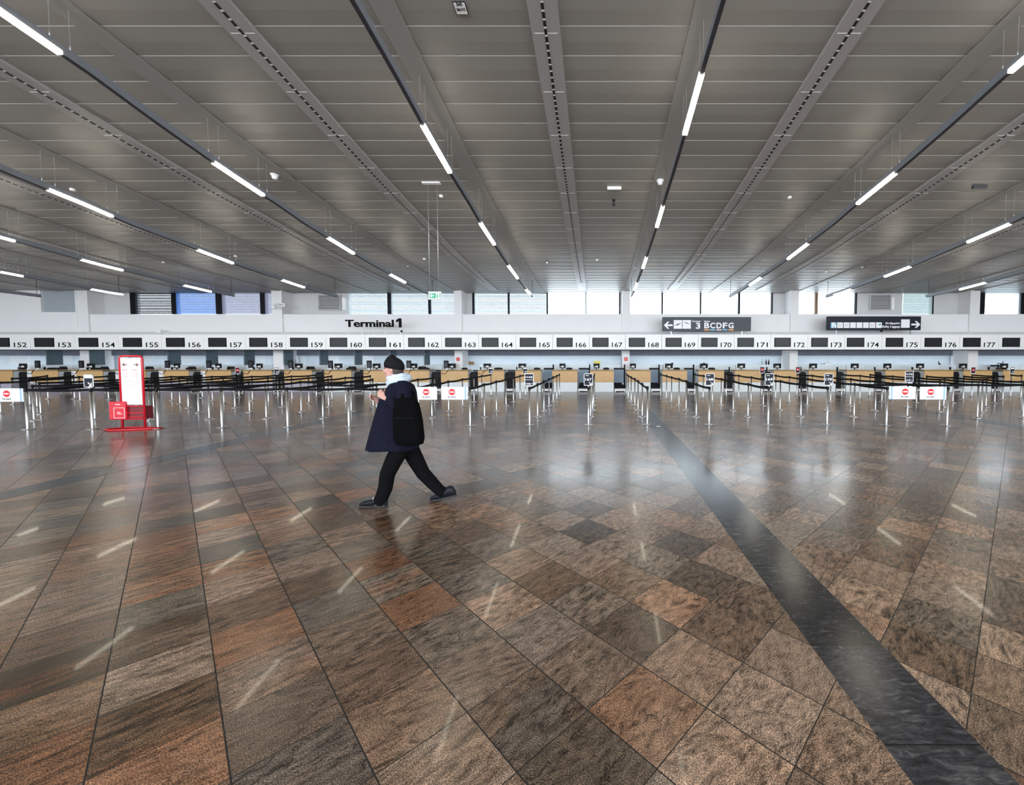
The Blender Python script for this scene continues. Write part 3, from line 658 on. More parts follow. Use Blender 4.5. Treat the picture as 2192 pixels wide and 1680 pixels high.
for n, (a, b) in DESK.items():
    x0, x1 = dx(a), dx(b); xc = (x0 + x1) / 2; w = x1 - x0; h = w / 2
    t = empty('check_in_desk', (xc, DY, 0))
    left = n <= 163
    zt = 1.055
    fx0 = -h + (.22 if 153 <= n <= 157 else 0)
    B(fx0, h, 0, .03, .46, 1.0).build('front_panel', M['wood'], t, .004)
    if fx0 > -h: B(-h, fx0 - .004, .0, .03, .46, 1.0).build('white_front_panel', M['white'], t, .004)
    B(-h + .01, h - .01, .035, .62, .08, .98).build('body', M['cabinet'], t)
    B(-h + .005, h - .005, .02, .60, .0, .445).build('plinth', M['lilac'] if n < 160 else M['cabinet'], t)
    B(-h + .02, h - .02, .008, .60, 1.0, 1.018).build('shadow_gap', M['black'], t)
    B(-h - (.0), h, .0, .70, 1.02, zt).build('worktop', M['wood'], t, .006)
    if 152 < n <= 164:      # hand scanner cable looping on the front
        q = MB(); q.tube([(-h + .04, -.015, .93), (-h + .10, -.02, .86), (-h + .22, -.02, .87), (-h + .30, -.02, .97), (-h + .36, -.01, 1.07)], .012, 6); q.build('cable', M['black'], t)
    where_ = 'below number %d' % n if n < 178 else 'at the right edge of the hall'
    tag(t, 'wood-fronted check-in desk with pale plinth ' + where_, 'desk', 'check-in desks')
MONP = {153: 37.5, 154: 168, 155: 259, 156: 355, 157: 446, 158: 535, 159: 621, 160: 705, 161: 789, 162: 872, 163: 955}
MONL = {152: 97, 154: 194, 156: 378, 157: 467, 158: 555, 159: 639, 160: 724, 161: 806, 162: 885, 163: 967, 164: 1043, 165: 1118, 166: 1204, 167: 1277, 168: 1355, 169: 1432, 170: 1507, 171: 1587, 172: 1664, 173: 1741, 174: 1830, 175: 1900, 176: 1970, 177: 2062, 178: 2150}
for n, p in MONP.items():
    D = 19.95; x = at(p, 785, D).x; monitor(p + 36 * 0, n, D, portrait=True, z=1.055 if dx(DESK[n][0]) - .02 < x < dx(DESK[n][1]) else 1.055, lab='tall narrow black monitor on the left of desk %d' % n)
for n, p in MONL.items():
    D = 20.12; x0, x1 = dx(DESK[n][0]), dx(DESK[n][1]); x = at(p, 785, D).x
    x = min(max(x, x0 + .15), x1 - .15) * 1.0
    m_ = monitor(p, n, D, w=.30 if n in (166, 167, 168, 156, 157, 158) else .38, z=1.055, lab='black monitor seen from behind with white arm on desk %d' % n); m_.location.x = x
# portrait monitors must stand on their desk
for o in [o for o in COL.objects if o.name.startswith('monitor') and o.parent is None]:
    n = int(o['label'].split()[-1]); x0, x1 = dx(DESK[n][0]), dx(DESK[n][1]); o.location.x = min(max(o.location.x, x0 + .12), x1 - .12)
# low black keyboards and label printers
KEY = {153: (104, 127), 154: (200, 225), 156: (401, 408), 160: (748, 766), 162: (900, 918), 163: (989, 1000), 164: (1058, 1075), 165: (1143, 1156), 166: (1212, 1225), 167: (1291, 1304), 169: (1442, 1455), 170: (1517, 1530)}
for n, (a, b) in KEY.items():
    D = 20.02; x0, x1 = at(a, 790, D).x, at(b, 790, D).x; lim0, lim1 = dx(DESK[n][0]) + .02, dx(DESK[n][1]) - .02; w = x1 - x0; x1 = min(x1, lim1); x0 = max(lim0, x1 - w)
    t = empty('label_printer', ((x0 + x1) / 2, D, 1.055)); hw = (x1 - x0) / 2
    MB().prism([(-hw, 0), (hw, 0), (hw, .07), (hw * .6, .10), (-hw * .7, .10), (-hw, .05)], -.08, .12).build('body', M['black'], t, .006); B(-hw * .5, hw * .5, -.06, .02, .098, .106).build('slot', M['slate'], t)
    tag(t, 'low black label printer on desk %d' % n, 'printer', 'label printers on the desks')
# conveyors between desks
nums = sorted(DESK)
for n in nums[:-1]:
    a = DESK[n][1]; b = DESK[n + 1][0]; x0, x1 = dx(a) + .03, dx(b) - .03; w = x1 - x0
    if n == 152: pass
    t = empty('baggage_conveyor', ((x0 + x1) / 2, DY + .05, 0)); h = min(w / 2, .42)
    openb = n in (165, 166, 167, 168, 169)
    q = MB(); q.box(-h + .02, h - .02, -.06, .08, .03, .11); q.build('front_roller', M['belt_edge'], t, .02)
    for s_ in (-1, 1): MB().lathe([(.03, 0), (.035, .03), (.02, .05), (.02, .12)], (s_ * (h - .03), -.03, 0), 12).build('foot', M['chrome'], t)
    B(-h, h, .10, 1.5, .04, .13).build('side_frame', M['steel_dark'], t)
    if openb:
        MB().prism([(0, 0)], 0, 0) if False else None
        q = MB(); q.add([(-h + .03, .06, .12), (h - .03, .06, .12), (h - .03, 1.45, .34), (-h + .03, 1.45, .34), (-h + .03, .06, .16), (h - .03, .06, .16), (h - .03, 1.45, .38), (-h + .03, 1.45, .38)], [(0, 3, 2, 1), (4, 5, 6, 7), (0, 1, 5, 4), (1, 2, 6, 5), (2, 3, 7, 6), (3, 0, 4, 7)]); q.build('belt', M['rubber'], t)
        fr = MB(); fr.box(h - .04, h + .02, .75, .85, .0, 1.30); fr.box(-h, h, .75, .82, 1.05, 1.13); fr.build('shutter_frame', M['black'], t)
        slats(-h + .01, h - .04, .38, 1.05, .84, 14, .8, .3).build('shutter', M['shutter'], t)
        lab = 'open baggage belt with striped blue grey shutter between desks %d and %d' % (n, n + 1)
    else:
        MB().prism([(-h + .03, .14), (h - .03, .14), (h - .01, .30), (h - .01, .86), (h - .06, .96), (-h + .06, .96), (-h + .01, .86), (-h + .01, .30)], .12, .60).build('cover', M['black'], t, .02)
        B(-h + .08, h - .08, .105, .125, .24, .66).build('curtain', M['rubber'], t)
        fr = MB(); fr.box(-h, h, .60, .66, .97, 1.03); fr.box(h - .05, h, .60, .66, .14, 1.18); fr.build('shutter_frame', M['black'], t)
        lab = 'baggage conveyor with upright black cover between desks %d and %d' % (n, n + 1)
    B(-h, h, -.02, .10, .12, .145).build('guard', M['belt_edge'], t)
    tag(t, lab, 'conveyor', 'baggage conveyors between the desks')
# cabinets along the rear wall
for n in range(152, 178):
    x0 = dx(0) if 0 else at(NUMPX[n] + 20, 790, 21.2).x; x1 = at(NUMPX[n + 1] + 20, 790, 21.2).x
    for ca, cb in colx:
        if x0 < cb + .02 and x1 > ca - .02:
            if (ca + cb) / 2 > (x0 + x1) / 2: x1 = ca - .02
            else: x0 = cb + .02
    if x1 - x0 < .3: continue
    t = empty('back_cabinet', ((x0 + x1) / 2, 21.15, 0)); h = (x1 - x0) / 2 - .01; zc = at(1340, 780.5, 21.2).z
    B(-h, h, .02, .29, 0, zc).build('body', M['cabinet'], t)
    for s_ in (-1, 1):
        d = B(.006 if s_ > 0 else -h + .01, h - .01 if s_ > 0 else -.006, 0, .02, .06, zc - .03).build('door', M['cabinet'], t, .003); B(s_ * .06 - .006, s_ * .06 + .006, -.02, .0, .75, .87).build('handle', M['steel'], d)
    tag(t, 'pale blue white cabinet against the rear wall behind desk %d' % (n + 1), 'cabinet', 'cabinets along the rear wall')
# office chairs behind the left-hand desks
CH = {153: 60, 154: 147, 155: 235, 156: 330, 157: 420, 158: 503, 159: 671, 160: 759, 161: 845, 162: 908}
def office_chair(x, y, lab):
    t = empty('office_chair', (x, y, 0))
    MB().loft([[(math.cos(k / 12 * 6.283) * r * .24, math.sin(k / 12 * 6.283) * r * .22, z) for k in range(12)] for r, z in ((.9, .43), (1.0, .46), (1.0, .50), (.85, .525))]).build('seat', M['black'], t)
    rings = []
    for z, wv in ((.66, .17), (.76, .22), (.98, .235), (1.12, .22), (1.20, .17)):
        rings.append([(wv * math.cos(k / 12 * 6.283), -.20 - .03 * (1 if math.sin(k / 12 * 6.283) > 0 else -1) * min(1, abs(math.sin(k / 12 * 6.283)) * 2) - .06 * (1 - abs(math.cos(k / 12 * 6.283))), z) for k in range(12)])
    MB().loft(rings).build('backrest', M['black'], t)
    MB().tube([(0, -.22, .70), (0, -.24, .50), (0, -.12, .42), (0, 0, .42)], .02, 8).build('back_support', M['black'], t)
    MB().cyl((0, 0, .08), (0, 0, .44), .03, .025, 10).build('column', M['steel_dark'], t)
    b_ = MB(); 
    for k in range(5):
        a_ = k * 1.2566; b_.tube([(0, 0, .10), (.26 * math.cos(a_), .26 * math.sin(a_), .07)], [.025, .015], 6)
    b_.build('base', M['black'], t)
    for k in range(5):
        a_ = k * 1.2566; MB().tube([(.26 * math.cos(a_) - .012, .26 * math.sin(a_), .028), (.26 * math.cos(a_) + .012, .26 * math.sin(a_), .028)], .028, 10).build('castor', M['black'], t)
    for s_ in (-1, 1):
        MB().tube([(s_ * .22, -.1, .47), (s_ * .28, -.1, .55), (s_ * .28, -.1, .68), (s_ * .28, .1, .68)], .016, 6).build('armrest', M['black'], t)
    tag(t, lab, 'office chair', 'black office chairs behind the desks'); return t
for n, p in CH.items():
    D = 20.75 if n < 163 else 20.75
    office_chair(at(p, 795, D).x, D, 'black office chair behind the desks, its backrest beside desk %d' % n)
# things standing on the cabinets and desks
zc = at(1340, 780.5, 21.2).z
def onc(px): return at(px, 780, 21.3).x
t = empty('cardboard_box', (onc(1009), 21.3, zc)); B(-.11, .11, -.08, .08, 0, .15).build('box_body', M['carton'], t, .004); MB().obox((-.12, 0, .17), (.05, 0, .02), (0, .08, 0), (-.001, 0, .002)).build('flap', M['carton'], t); tag(t, 'small brown carton on the rear cabinet behind desk 163', 'box')
for px, mm, lab in ((1631.5, 'clear', 'clear bottle beside two dark bottles on the rear cabinet'), (1640, 'dark_bottle', 'left one of two dark bottles on the rear cabinet'), (1645.5, 'dark_bottle', 'right one of two dark bottles on the rear cabinet'), (633, 'clear', 'single bottle on the rear cabinet behind desk 159')):
    t = empty('bottle', (onc(px), 21.3, zc)); MB().lathe([(0, 0), (.04, 0), (.042, .12), (.035, .18), (.016, .22), (.016, .25), (0, .25)], n=14).build('body', M[mm], t); MB().lathe([(0, .25), (.02, .25), (.02, .28), (0, .28)], n=12).build('cap', M['sky' if mm == 'clear' else 'ink'], t); tag(t, lab, 'bottle', 'bottles on the rear cabinets')
t = empty('leaflet_holder', (onc(1278), 21.3, zc)); 
for k in range(3): MB().obox(((k - 1) * .12, 0, .10), (.05, 0, 0), (0, .004, 0), (0, .02, .10)).build('leaflet', M['yellow'], t)
B(-.19, .19, -.05, .05, 0, .02).build('tray', M['sky'], t); tag(t, 'yellow leaflets in a stand on the rear cabinet behind desk 167', 'leaflet holder')
t = empty('tail_fin_ornament', (onc(2011), 21.3, zc)); MB().prism([(-.04, .0), (.10, .0), (.02, .06), (-.07, .2)], -.01, .01).build('fin', M['ink'], t); tag(t, 'small black fin shaped ornament on the rear cabinet behind desk 176', 'ornament')
for px, py, lab in ((1439, 775.5, 'small dark handset on the rear cabinet behind desk 169'), (1507, 773, 'tiny dark figure on the rear cabinet behind desk 170')):
    t = B(-.05, .05, -.02, .02, 0, .10).build('handset', M['ink'], None, .008); t.location = (onc(px), 21.3, zc); tag(t, lab, 'handset')
t = empty('paper_stack', (onc(1769), 21.3, zc)); B(-.13, .13, -.1, .1, 0, .07).build('sheets', M['white'], t); MB().obox((.02, 0, .10), (.12, 0, .02), (0, .09, 0), (-.001, 0, .004)).build('top_sheet', M['white'], t); tag(t, 'stack of white papers on the rear cabinet behind desk 173', 'papers')
# dark trolley of equipment between desks 177 and 178
t = empty('equipment_stand', (at(2136, 800, 20.75).x, 20.75, 0)); MB().cyl((0, 0, 0), (0, 0, 1.2), .04, .03, 10).build('post', M['black'], t)
MB().lathe([(0, 0), (.2, 0), (.2, .03), (0, .05)], n=18).build('base', M['black'], t); B(-.32, .22, -.05, .08, 1.2, 1.27).build('shelf', M['black'], t); B(-.05, .12, -.08, .08, .85, 1.12).build('case', M['slate'], t, .01); MB().tube([(-.05, 0, 1.27), (0, 0, 1.36), (.2, 0, 1.34), (.26, 0, 1.46)], .018, 6).build('arm', M['black'], t); B(.22, .36, -.1, .1, 1.05, 1.25).build('device', M['black'], t, .01)
tag(t, 'dark equipment stand with raised arm between desks 177 and 178', 'equipment stand')

# ================================================================== STANCHIONS
PH = .965
def lathe_mesh(name, prof, m, n=20): return MB().lathe(prof, n=n).mesh(name, m)
ME = dict(base=lathe_mesh('base', [(0, 0), (.105, 0), (.112, .006), (.108, .014), (.07, .024), (.034, .034), (.027, .045), (0, .045)], M['chrome'], 28),
          pole=lathe_mesh('pole', [(.0225, .03), (.0225, PH - .075), (.0, PH - .075)], M['steel'], 20),
          front_base=lathe_mesh('base', [(0, 0), (.115, 0), (.122, .004), (.12, .012), (.035, .016), (.0, .016)], M['steel'], 28),
          front_pole=lathe_mesh('pole', [(.028, .012), (.028, PH - .075), (.0, PH - .075)], M['steel'], 20),
          collar=lathe_mesh('collar', [(.031, .0), (.031, .01)], M['black'], 18),
          head=lathe_mesh('head', [(.0, PH - .078), (.0275, PH - .078), (.029, PH - .07), (.029, PH - .012), (.022, PH - .002), (0, PH)], M['black'], 20),
          front_head=lathe_mesh('head', [(.0, PH - .078), (.030, PH - .078), (.033, PH - .07), (.033, PH - .012), (.028, PH - .002), (0, PH)], M['black'], 20))
NO, FR = 0, 1
# each row: description, posts as pixels on the floor from the front to the back, extras
ROWS = [
 ('outermost row at the left edge', [(29, 866), (103.5, 854)], {}),
 ('row starting at the left edge behind the no entry panel', [(64.5, 868), (160, 854)], {}),
 ('row cut by the left edge and heading for desk 154', [(2, 885), (80, 873), (172, 859), (233, 855.5)], {}),
 ('row running back to desk 157', [(88, 887), (296, 866.5), (368.6, 857.5), (433.7, 852)], {}),
 ('row running back to the gap between desks 157 and 158', [(73.5, 901), (253, 884), (329.6, 874), (385.8, 865), (455.4, 857.5), (512.2, 851)], {5: ('frame', 'red')}),
 ('row running back to the gap between desks 158 and 159', [(60, 919), (204, 899), (313, 886), (403.7, 873.5), (479.7, 864), (541, 857), (595.4, 850.5)], {0: ('noentry', -1), 6: ('frame', 'arrow')}),
 ('row running back to the gap between desks 159 and 160', [(198.6, 918), (320.7, 900), (425.4, 884), (503.3, 873.5), (575, 863), (625.4, 856), (677.7, 850)], {0: ('frame', 'bigarrow')}),
 ('row running back to desk 160', [(339, 917), (448.4, 898), (534.7, 883), (604.3, 872), (661.8, 863), (711, 855.6)], {}),
 ('row running back to desk 161', [(475.8, 915), (570.4, 896.5), (645.2, 882.4), (703.9, 871.5), (740.3, 862.6), (793.4, 855)], {}),
 ('row ending between desks 161 and 162', [(616.4, 913.7), (691.8, 895.8), (752.4, 881.8), (799, 871)], {}),
 ('row passing behind the walking person', [(747.3, 913.7), (807.5, 895), (855, 881.5), (896, 871), (930.7, 861)], {}),
 ('row running back to desk 164', [(876, 912), (925, 894.5), (960.7, 880.5), (990.7, 870), (1015, 860.7), (1032, 853.7), (1051.5, 847)], {0: ('noentry', 1), 6: ('frame', 'arrow')}),
 ('row running back to desk 165', [(1006.7, 911.8), (1037.3, 894), (1063, 880.5), (1083.4, 869.6), (1099.4, 860.7), (1113.4, 853.7), (1125, 847.3)], {0: ('noentry', -1), 6: ('frame', 'arrow')}),
 ('row running back to desk 166', [(1133.9, 910.5), (1151, 893.3), (1164.5, 879.8), (1175.4, 869), (1184.3, 860), (1192, 853), (1197.7, 846.6)], {0: ('frame', '165166')}),
 ('row running straight back to desk 167', [(1259.7, 909.9), (1264, 892.6), (1268, 878.6), (1270, 868.4), (1271, 860), (1271.8, 853), (1272.4, 846.6)], {0: ('frame', '167')}),
 ('row running back to desk 168', [(1385.6, 909.2), (1374.7, 892.6), (1365.8, 878.6), (1358.7, 867.7), (1351, 859.8), (1345, 852.4), (1341.5, 846)], {}),
 ('row running back to desk 169', [(1517.7, 909.2), (1490.3, 892.6), (1468.6, 878.6), (1453.3, 868.4), (1437.3, 860), (1426.4, 853), (1414.3, 846)], {0: ('frame', '168')}),
 ('row running back to the left edge of desk 170', [(1644, 909.3), (1600.9, 892.6), (1569.5, 879), (1543.3, 868.4), (1524.8, 860), (1505, 853), (1487, 846)], {0: ('frame', '169')}),
 ('row running back to the gap between desks 170 and 171', [(1770, 909.3), (1714, 892.6), (1669.5, 878.7), (1633.7, 868.5), (1607.4, 860.4), (1581, 852.4), (1554.8, 846)], {0: ('frame', '170')}),
 ('row running back to the gap between desks 171 and 172', [(1897, 910.5), (1827.9, 892.6), (1771.7, 878.7), (1728, 868.5), (1689.2, 859.7), (1660, 852.4), (1630, 846.6)], {0: ('noentry', 1), 6: ('frame', 'red')}),
 ('row running back to the gap between desks 172 and 173', [(2026.7, 911.2), (1941.8, 893), (1873.5, 879.4), (1819.9, 869.2), (1777.5, 860.4), (1738, 852.4), (1706, 846.6)], {0: ('noentry', -1), 1: ('frame', '175177'), 6: ('frame', 'red')}),
 ('row running back to the gap between desks 173 and 174', [(2091.8, 895.3), (2010, 881.7), (1942, 871), (1887.3, 861.2), (1840.3, 853), (1801.6, 847.3)], {}),
 ('row running back to the gap between desks 174 and 175', [(2190, 895), (2101, 882.4), (2019.8, 871), (1961.5, 862), (1910, 856), (1861.5, 848)], {}),
 ('row running back to desk 176', [(2188, 882), (2110, 871.8), (2039.5, 862), (1982, 856)], {}),
 ('row running back to desk 177', [(2129, 862.7), (2061.5, 856)], {}),
 ('short row in front of desk 178', [(2146.4, 856), (2079.7, 849)], {1: ('frame', 'red')}),
 ('last row before the right edge', [(2185, 852.5), (2163, 849)], {1: ('frame', 'arrow')}),
]
def frame_sign(t, kind, front):
    s = PH if not front else PH
    w, h = (.105, .15) if kind in ('red', 'arrow') else ((.11, .15) if kind == 'bigarrow' else (.105, .155))
    w, h = (.10, .135) if kind in ('red', 'arrow') else (.11, .148)
    y = -.03; z0 = PH + .02
    if kind == '175177': w, h = .115, .155
    fr = MB(); e = .012
    fr.box(-w, w, y - .008, y + .008, z0, z0 + e); fr.box(-w, w, y - .008, y + .008, z0 + 2 * h - e, z0 + 2 * h); fr.box(-w, -w + e, y - .008, y + .008, z0, z0 + 2 * h); fr.box(w - e, w, y - .008, y + .008, z0, z0 + 2 * h); fr.box(-.012, .012, y, y + .03, PH - .03, z0 + .02)
    f_ = fr.build('sign_frame', M['white'], t)
    f2 = B(-w + e, w - e, y - .004, y + .004, z0 + e, z0 + 2 * h - e).build('sign_face', M['navy'], t)
    zt = z0 + 2 * h
    W_ = M['white_sign']
    if kind in ('167', '168', '169', '170'):
        text('number', kind, -w * .72, y - .005, z0 + h * .82, w * 1.44, h * .42, W_, f2, .003, .02); B(-w * .6, w * .05, y - .008, y - .005, z0 + h * 1.62, z0 + h * 1.70).build('small_print', W_, f2)
        q = MB(); q.prism([(w * .15, z0 + h * .62), (w * .65, z0 + h * .26), (w * .65, z0 + h * .55), (w * .78, z0 + h * .55), (w * .78, z0 + h * .12), (w * .25, z0 + h * .12), (w * .25, z0 + h * .22), (w * .55, z0 + h * .22), (w * .08, z0 + h * .52)], y - .008, y - .005); q.build('arrow', W_, f2)
    elif kind in ('165166', '175177'):
        a_, b_ = ('165', '166') if kind == '165166' else ('175', '177')
        text('number', a_, -w * .45, y - .005, z0 + h * 1.28, w * 1.2, h * .3, W_, f2, .003, .02); text('number', b_, -w * .75, y - .005, z0 + h * .2, w * 1.1, h * .3, W_, f2, .003, .02)
        q = MB(); arrow(q, -w * .8, z0 + h * 1.42, w * .28, h * .2, -1, y - .008, y - .005); arrow(q, w * .78, z0 + h * .34, w * .28, h * .2, 1, y - .008, y - .005); q.build('arrow', W_, f2)
        B(-w + e, w - e, y - .007, y - .004, z0 + h * .96, z0 + h * 1.02).build('divider', W_, f2)
    elif kind == 'red':
        B(-w * .55, w * .55, y - .008, y - .004, z0 + h * .7, z0 + h * 1.5).build('red_symbol', M['redsign'], f2); B(-w * .4, w * .4, y - .010, y - .008, z0 + h * 1.02, z0 + h * 1.16).build('white_bar', W_, f2)
    elif kind == 'arrow':
        B(-w * .7, w * .7, y - .008, y - .004, z0 + h * 1.35, z0 + h * 1.75).build('white_header', W_, f2); q = MB(); arrow(q, w * .7, z0 + h * .5, w, h * .5, 1, y - .008, y - .005); q.build('arrow', W_, f2)
    else:
        B(-w * .78, w * .78, y - .008, y - .004, z0 + h * 1.42, z0 + h * 1.88).build('white_header', W_, f2)
        q = MB(); q.prism([(-w * .05, z0 + h * .82), (w * .5, z0 + h * .36), (w * .5, z0 + h * .72), (w * .68, z0 + h * .72), (w * .68, z0 + h * .12), (w * .05, z0 + h * .12), (w * .05, z0 + h * .26), (w * .36, z0 + h * .26), (-w * .18, z0 + h * .70)], y - .008, y - .005); q.build('arrow', W_, f2)
def no_entry(t, d):
    L = .645; zt = PH - .005; h = .31; g = .05; z0 = zt - h; xa, xb = sorted((d * g, d * (g + L)))
    p = B(xa, xb, -.012, .0, z0, zt).build('no_entry_panel', M['white_sign'], t, .003)
    xc = (xa + xb) / 2 + d * .06; R = .078; zc_ = z0 + h * .60
    q = MB(); n = 28; q.prism([(xc + R * math.cos(6.2832 * k / n), zc_ + R * math.sin(6.2832 * k / n)) for k in range(n)], -.016, -.012); q.build('red_disc', M['redsign'], p)
    B(xc - R * .72, xc + R * .72, -.018, -.016, zc_ - R * .19, zc_ + R * .19).build('white_bar', M['white_sign'], p)
    text('lettering', 'No entry', xc - .10, -.012, z0 + .04, .20, .042, M['navy'], p, .003, .03)
    xe = d * (g + .03); B(min(xe, xe + d * .045), max(xe, xe + d * .045), -.015, -.012, z0, zt).build('blue_edge_stripe', M['blue_edge'], p)
    q = MB(); q.box(min(0, d * (g + .02)), max(0, d * (g + .02)), -.008, .008, z0 + .05, z0 + .07); q.box(min(0, d * (g + .02)), max(0, d * (g + .02)), -.008, .008, zt - .07, zt - .05); q.build('hinge', M['steel_dark'], t)
def belt(t, p, q_, parent_loc):
    a, b = Vector(p), Vector(q_); d = b - a; L = d.length; d.normalize(); nrm = Vector((-d.y, d.x, 0)); z = PH - .045; hh = .030
    mb = MB(); n = 6; vs = []; fs = []
    for i in range(n + 1):
        s_ = i / n; c = a + (b - a) * s_ - Vector(parent_loc); zz = z - .018 * math.sin(math.pi * s_)
        if i == 0: c = c + d * .026
        if i == n: c = c - d * .026
        for sx, sz in ((-1, -1), (1, -1), (1, 1), (-1, 1)): vs.append((c.x + nrm.x * .0012 * sx, c.y + nrm.y * .0012 * sx, zz + hh * sz))
    for i in range(n):
        o_ = i * 4
        for k in range(4): fs.append((o_ + k, o_ + (k + 1) % 4, o_ + 4 + (k + 1) % 4, o_ + 4 + k))
    fs += [(0, 1, 2, 3), (n * 4 + 3, n * 4 + 2, n * 4 + 1, n * 4)]
    mb.add(vs, fs).build('belt', M['tape'], t)
PLACE = ['front post', 'second post from the front', 'third post from the front', 'fourth post from the front', 'fifth post from the front', 'sixth post from the front', 'rearmost post']
posts = {}
for ri, (desc, pts, ex) in enumerate(ROWS):
    G = [ground(*p) for p in pts]
    front_row = pts[0][1] > 905
    for i, g in enumerate(G):
        g.z = 0; t = empty('queue_stanchion', tuple(g)); fr = front_row and i == 0
        mk('base', ME['front_base' if fr else 'base'], t); mk('pole', ME['front_pole' if fr else 'pole'], t); mk('head', ME['front_head' if fr else 'head'], t)
        posts[(ri, i)] = (t, g)
        if i + 1 < len(G): belt(t, g, G[i + 1], g)
        extra = ''
        if i in ex:
            k, v = ex[i]
            if k == 'frame':
                frame_sign(t, v, fr)
                extra = {'red': 'carrying a small framed red sign', 'arrow': 'carrying a small framed arrow sign', 'bigarrow': 'carrying a white framed arrow sign', '165166': 'carrying the sign reading 165 and 166', '175177': 'carrying the sign reading 175 and 177'}.get(v, 'carrying the sign reading %s' % v)
            else: no_entry(t, v); extra = 'with a white no entry panel'
        pl = PLACE[i] if i < len(G) - 1 else ('rearmost post' if len(G) > 1 else 'single post')
        if extra: lab = 'steel stanchion %s, %s in the %s' % (extra, pl, desc)
        else: lab = 'steel stanchion with black belt, %s in the %s' % (pl, desc)
        ws = lab.split()
        if len(ws) > 16 and extra: lab = 'stanchion %s, %s, %s' % (extra.replace('carrying the sign reading', 'with sign').replace('carrying a', 'with').replace('with a', 'with'), pl.replace(' post', '').replace(' from the', ' from'), desc.replace('running ', '').replace('the ', ''))
        elif len(ws) > 16: lab = 'steel stanchion, %s, %s' % (pl.replace(' from the front', ''), desc.replace('the ', ''))
        ws = lab.split()
        if len(ws) > 16: lab = 'stanchion, ' + lab.split(', ', 1)[1]
        tag(t, lab, 'stanchion', 'queue barrier stanchions')
rid = {d: i for i, (d, _, _) in enumerate(ROWS)}
for (ra, ia), (rb, ib) in (((5, 0), (6, 0)), ((6, 0), (7, 0)), ((7, 0), (8, 0)), ((8, 0), (9, 0)), ((9, 0), (10, 0)), ((10, 0), (11, 0)), ((4, 0), (5, 1)), ((7, 1), (8, 1)), ((9, 1), (10, 1)), ((5, 1), (6, 1)), ((6, 1), (7, 1)), ((6, 2), (7, 2)), ((8, 2), (9, 2)), ((19, 1), (20, 1)), ((20, 1), (21, 0)), ((21, 0), (22, 0))):
    t, g = posts[(ra, ia)]; belt(t, g, posts[(rb, ib)][1], g)

# ================================================================== RED INFORMATION STAND
g = ground(291, 919); t = empty('information_stand', (g.x, g.y, 0), 0)
RY = g.y
def R(x, y, dy=0): p = at(x, y, RY + dy); return (p.x - g.x, dy, p.z)
a, b = R(263, 920), R(304, 762); x0, x1, ztop = a[0], b[0], b[2] 
q = MB(); rr = .022; c_ = .07
pts = [(x0, 0, .04), (x0, 0, ztop - c_), (x0 + .02, 0, ztop - .02), (x0 + c_, 0, ztop), (x1 - c_, 0, ztop), (x1 - .02, 0, ztop - .02), (x1, 0, ztop - c_), (x1, 0, .04)]
q.tube(pts, rr, 10); q.build('frame', M['red'], t)
zb = R(280, 866)[2]; B(x0 + .03, x1 - .03, -.012, .012, zb, ztop - .035).build('board', M['white_sign'], t, .004)
bo = B(x0 + .02, x1 - .02, .0, .02, zb - .55 + .1, zb - .02); bz0 = R(280, 897)[2]
B(x0 + .02, x1 - .02, .01, .20, bz0, zb - .04).build('bag_gauge_back', M['red_dark'], t)
q = MB()
for z in (zb - .03, (zb + bz0) / 2 - .02, bz0 + .05, bz0):
    q.tube([(x0, -.02, z), (x1, -.02, z)], .013, 8)
q.build('rails', M['red'], t)
q = MB()
q.tube([(x0 - .32, -.10, .02), (x0 - .02, -.24, .02), (x1 + .05, -.06, .02), (x1 + .28, .10, .02), (x0 + .02, .20, .02), ], .02, 8, closed=True); q.build('floor_frame', M['red'], t)
# lettering on the board
w_ = x1 - x0
cxm = (x0 + x1) / 2
def row(txt, xx, yy, ww, hh, mm='grey_arrow'): p = R(0, yy); text('lettering', txt, xx, -.013, p[2], ww, hh, M[mm], bd, .002, .01)
bd = [o for o in t.children if o.name.startswith('board')][0]
for s_, xx in ((-1, x0 + .07), (1, x1 - .07)):
    q = MB(); arrow(q, xx, R(0, 780.5)[2], .12, .07, s_, -.016, -.012); q.build('arrow', M['red_dark'], bd)
row('Light', cxm - .10, 768.5, .13, .035)
for xx in (x0 + .06, cxm + .03):
    row('Bags', xx, 793, .12, .028, 'red'); row('1 bag', xx, 801.5, .13, .02, 'red'); row('2 bags', xx, 805.8, .13, .02, 'red')
for yy in (818, 823, 827, 831.5): row('size and weight', cxm - .09, yy, .18, .014)
a, b = R(239, 898), R(273, 859)
sg = B(a[0], b[0], -.05, .02, a[2], b[2]).build('red_sign_box', M['red'], t, .02)
q = MB(); ix0, ix1, iz0, iz1 = a[0] + .12, b[0] - .02, a[2] + .04, b[2] - .14
q.box(ix0, ix1, -.054, -.05, iz1 - .008, iz1); q.box(ix0, ix1, -.054, -.05, iz0, iz0 + .008); q.box(ix0, ix0 + .008, -.054, -.05, iz0, iz1); q.box(ix1 - .008, ix1, -.054, -.05, iz0, iz1); q.build('white_outline', M['white_sign'], sg)
text('lettering', 'max', a[0] + .16, -.05, b[2] - .08, .12, .025, M['white_sign'], sg, .003, .02); text('lettering', 'hand\nbaggage', ix0 + .08, -.05, iz0 + .09, .11, .06, M['white_sign'], sg, .003, .02)
tag(t, 'tall white information board in red frame with red baggage gauge', 'information stand')
# floor box in the dark strip
g = ground(1411, 913); t = empty('floor_box', (g.x, g.y, 0)); t.location.x = 1.465
B(-.21, .21, -.13, .13, .0, .005).build('plate', M['slate'], t); MB().lathe([(0, .005), (.06, .005), (.055, .009), (0, .009)], n=18).build('light_lens', M['white_sign'], t)
tag(t, 'dark square floor box with pale disc set in the right dark strip', 'floor box')
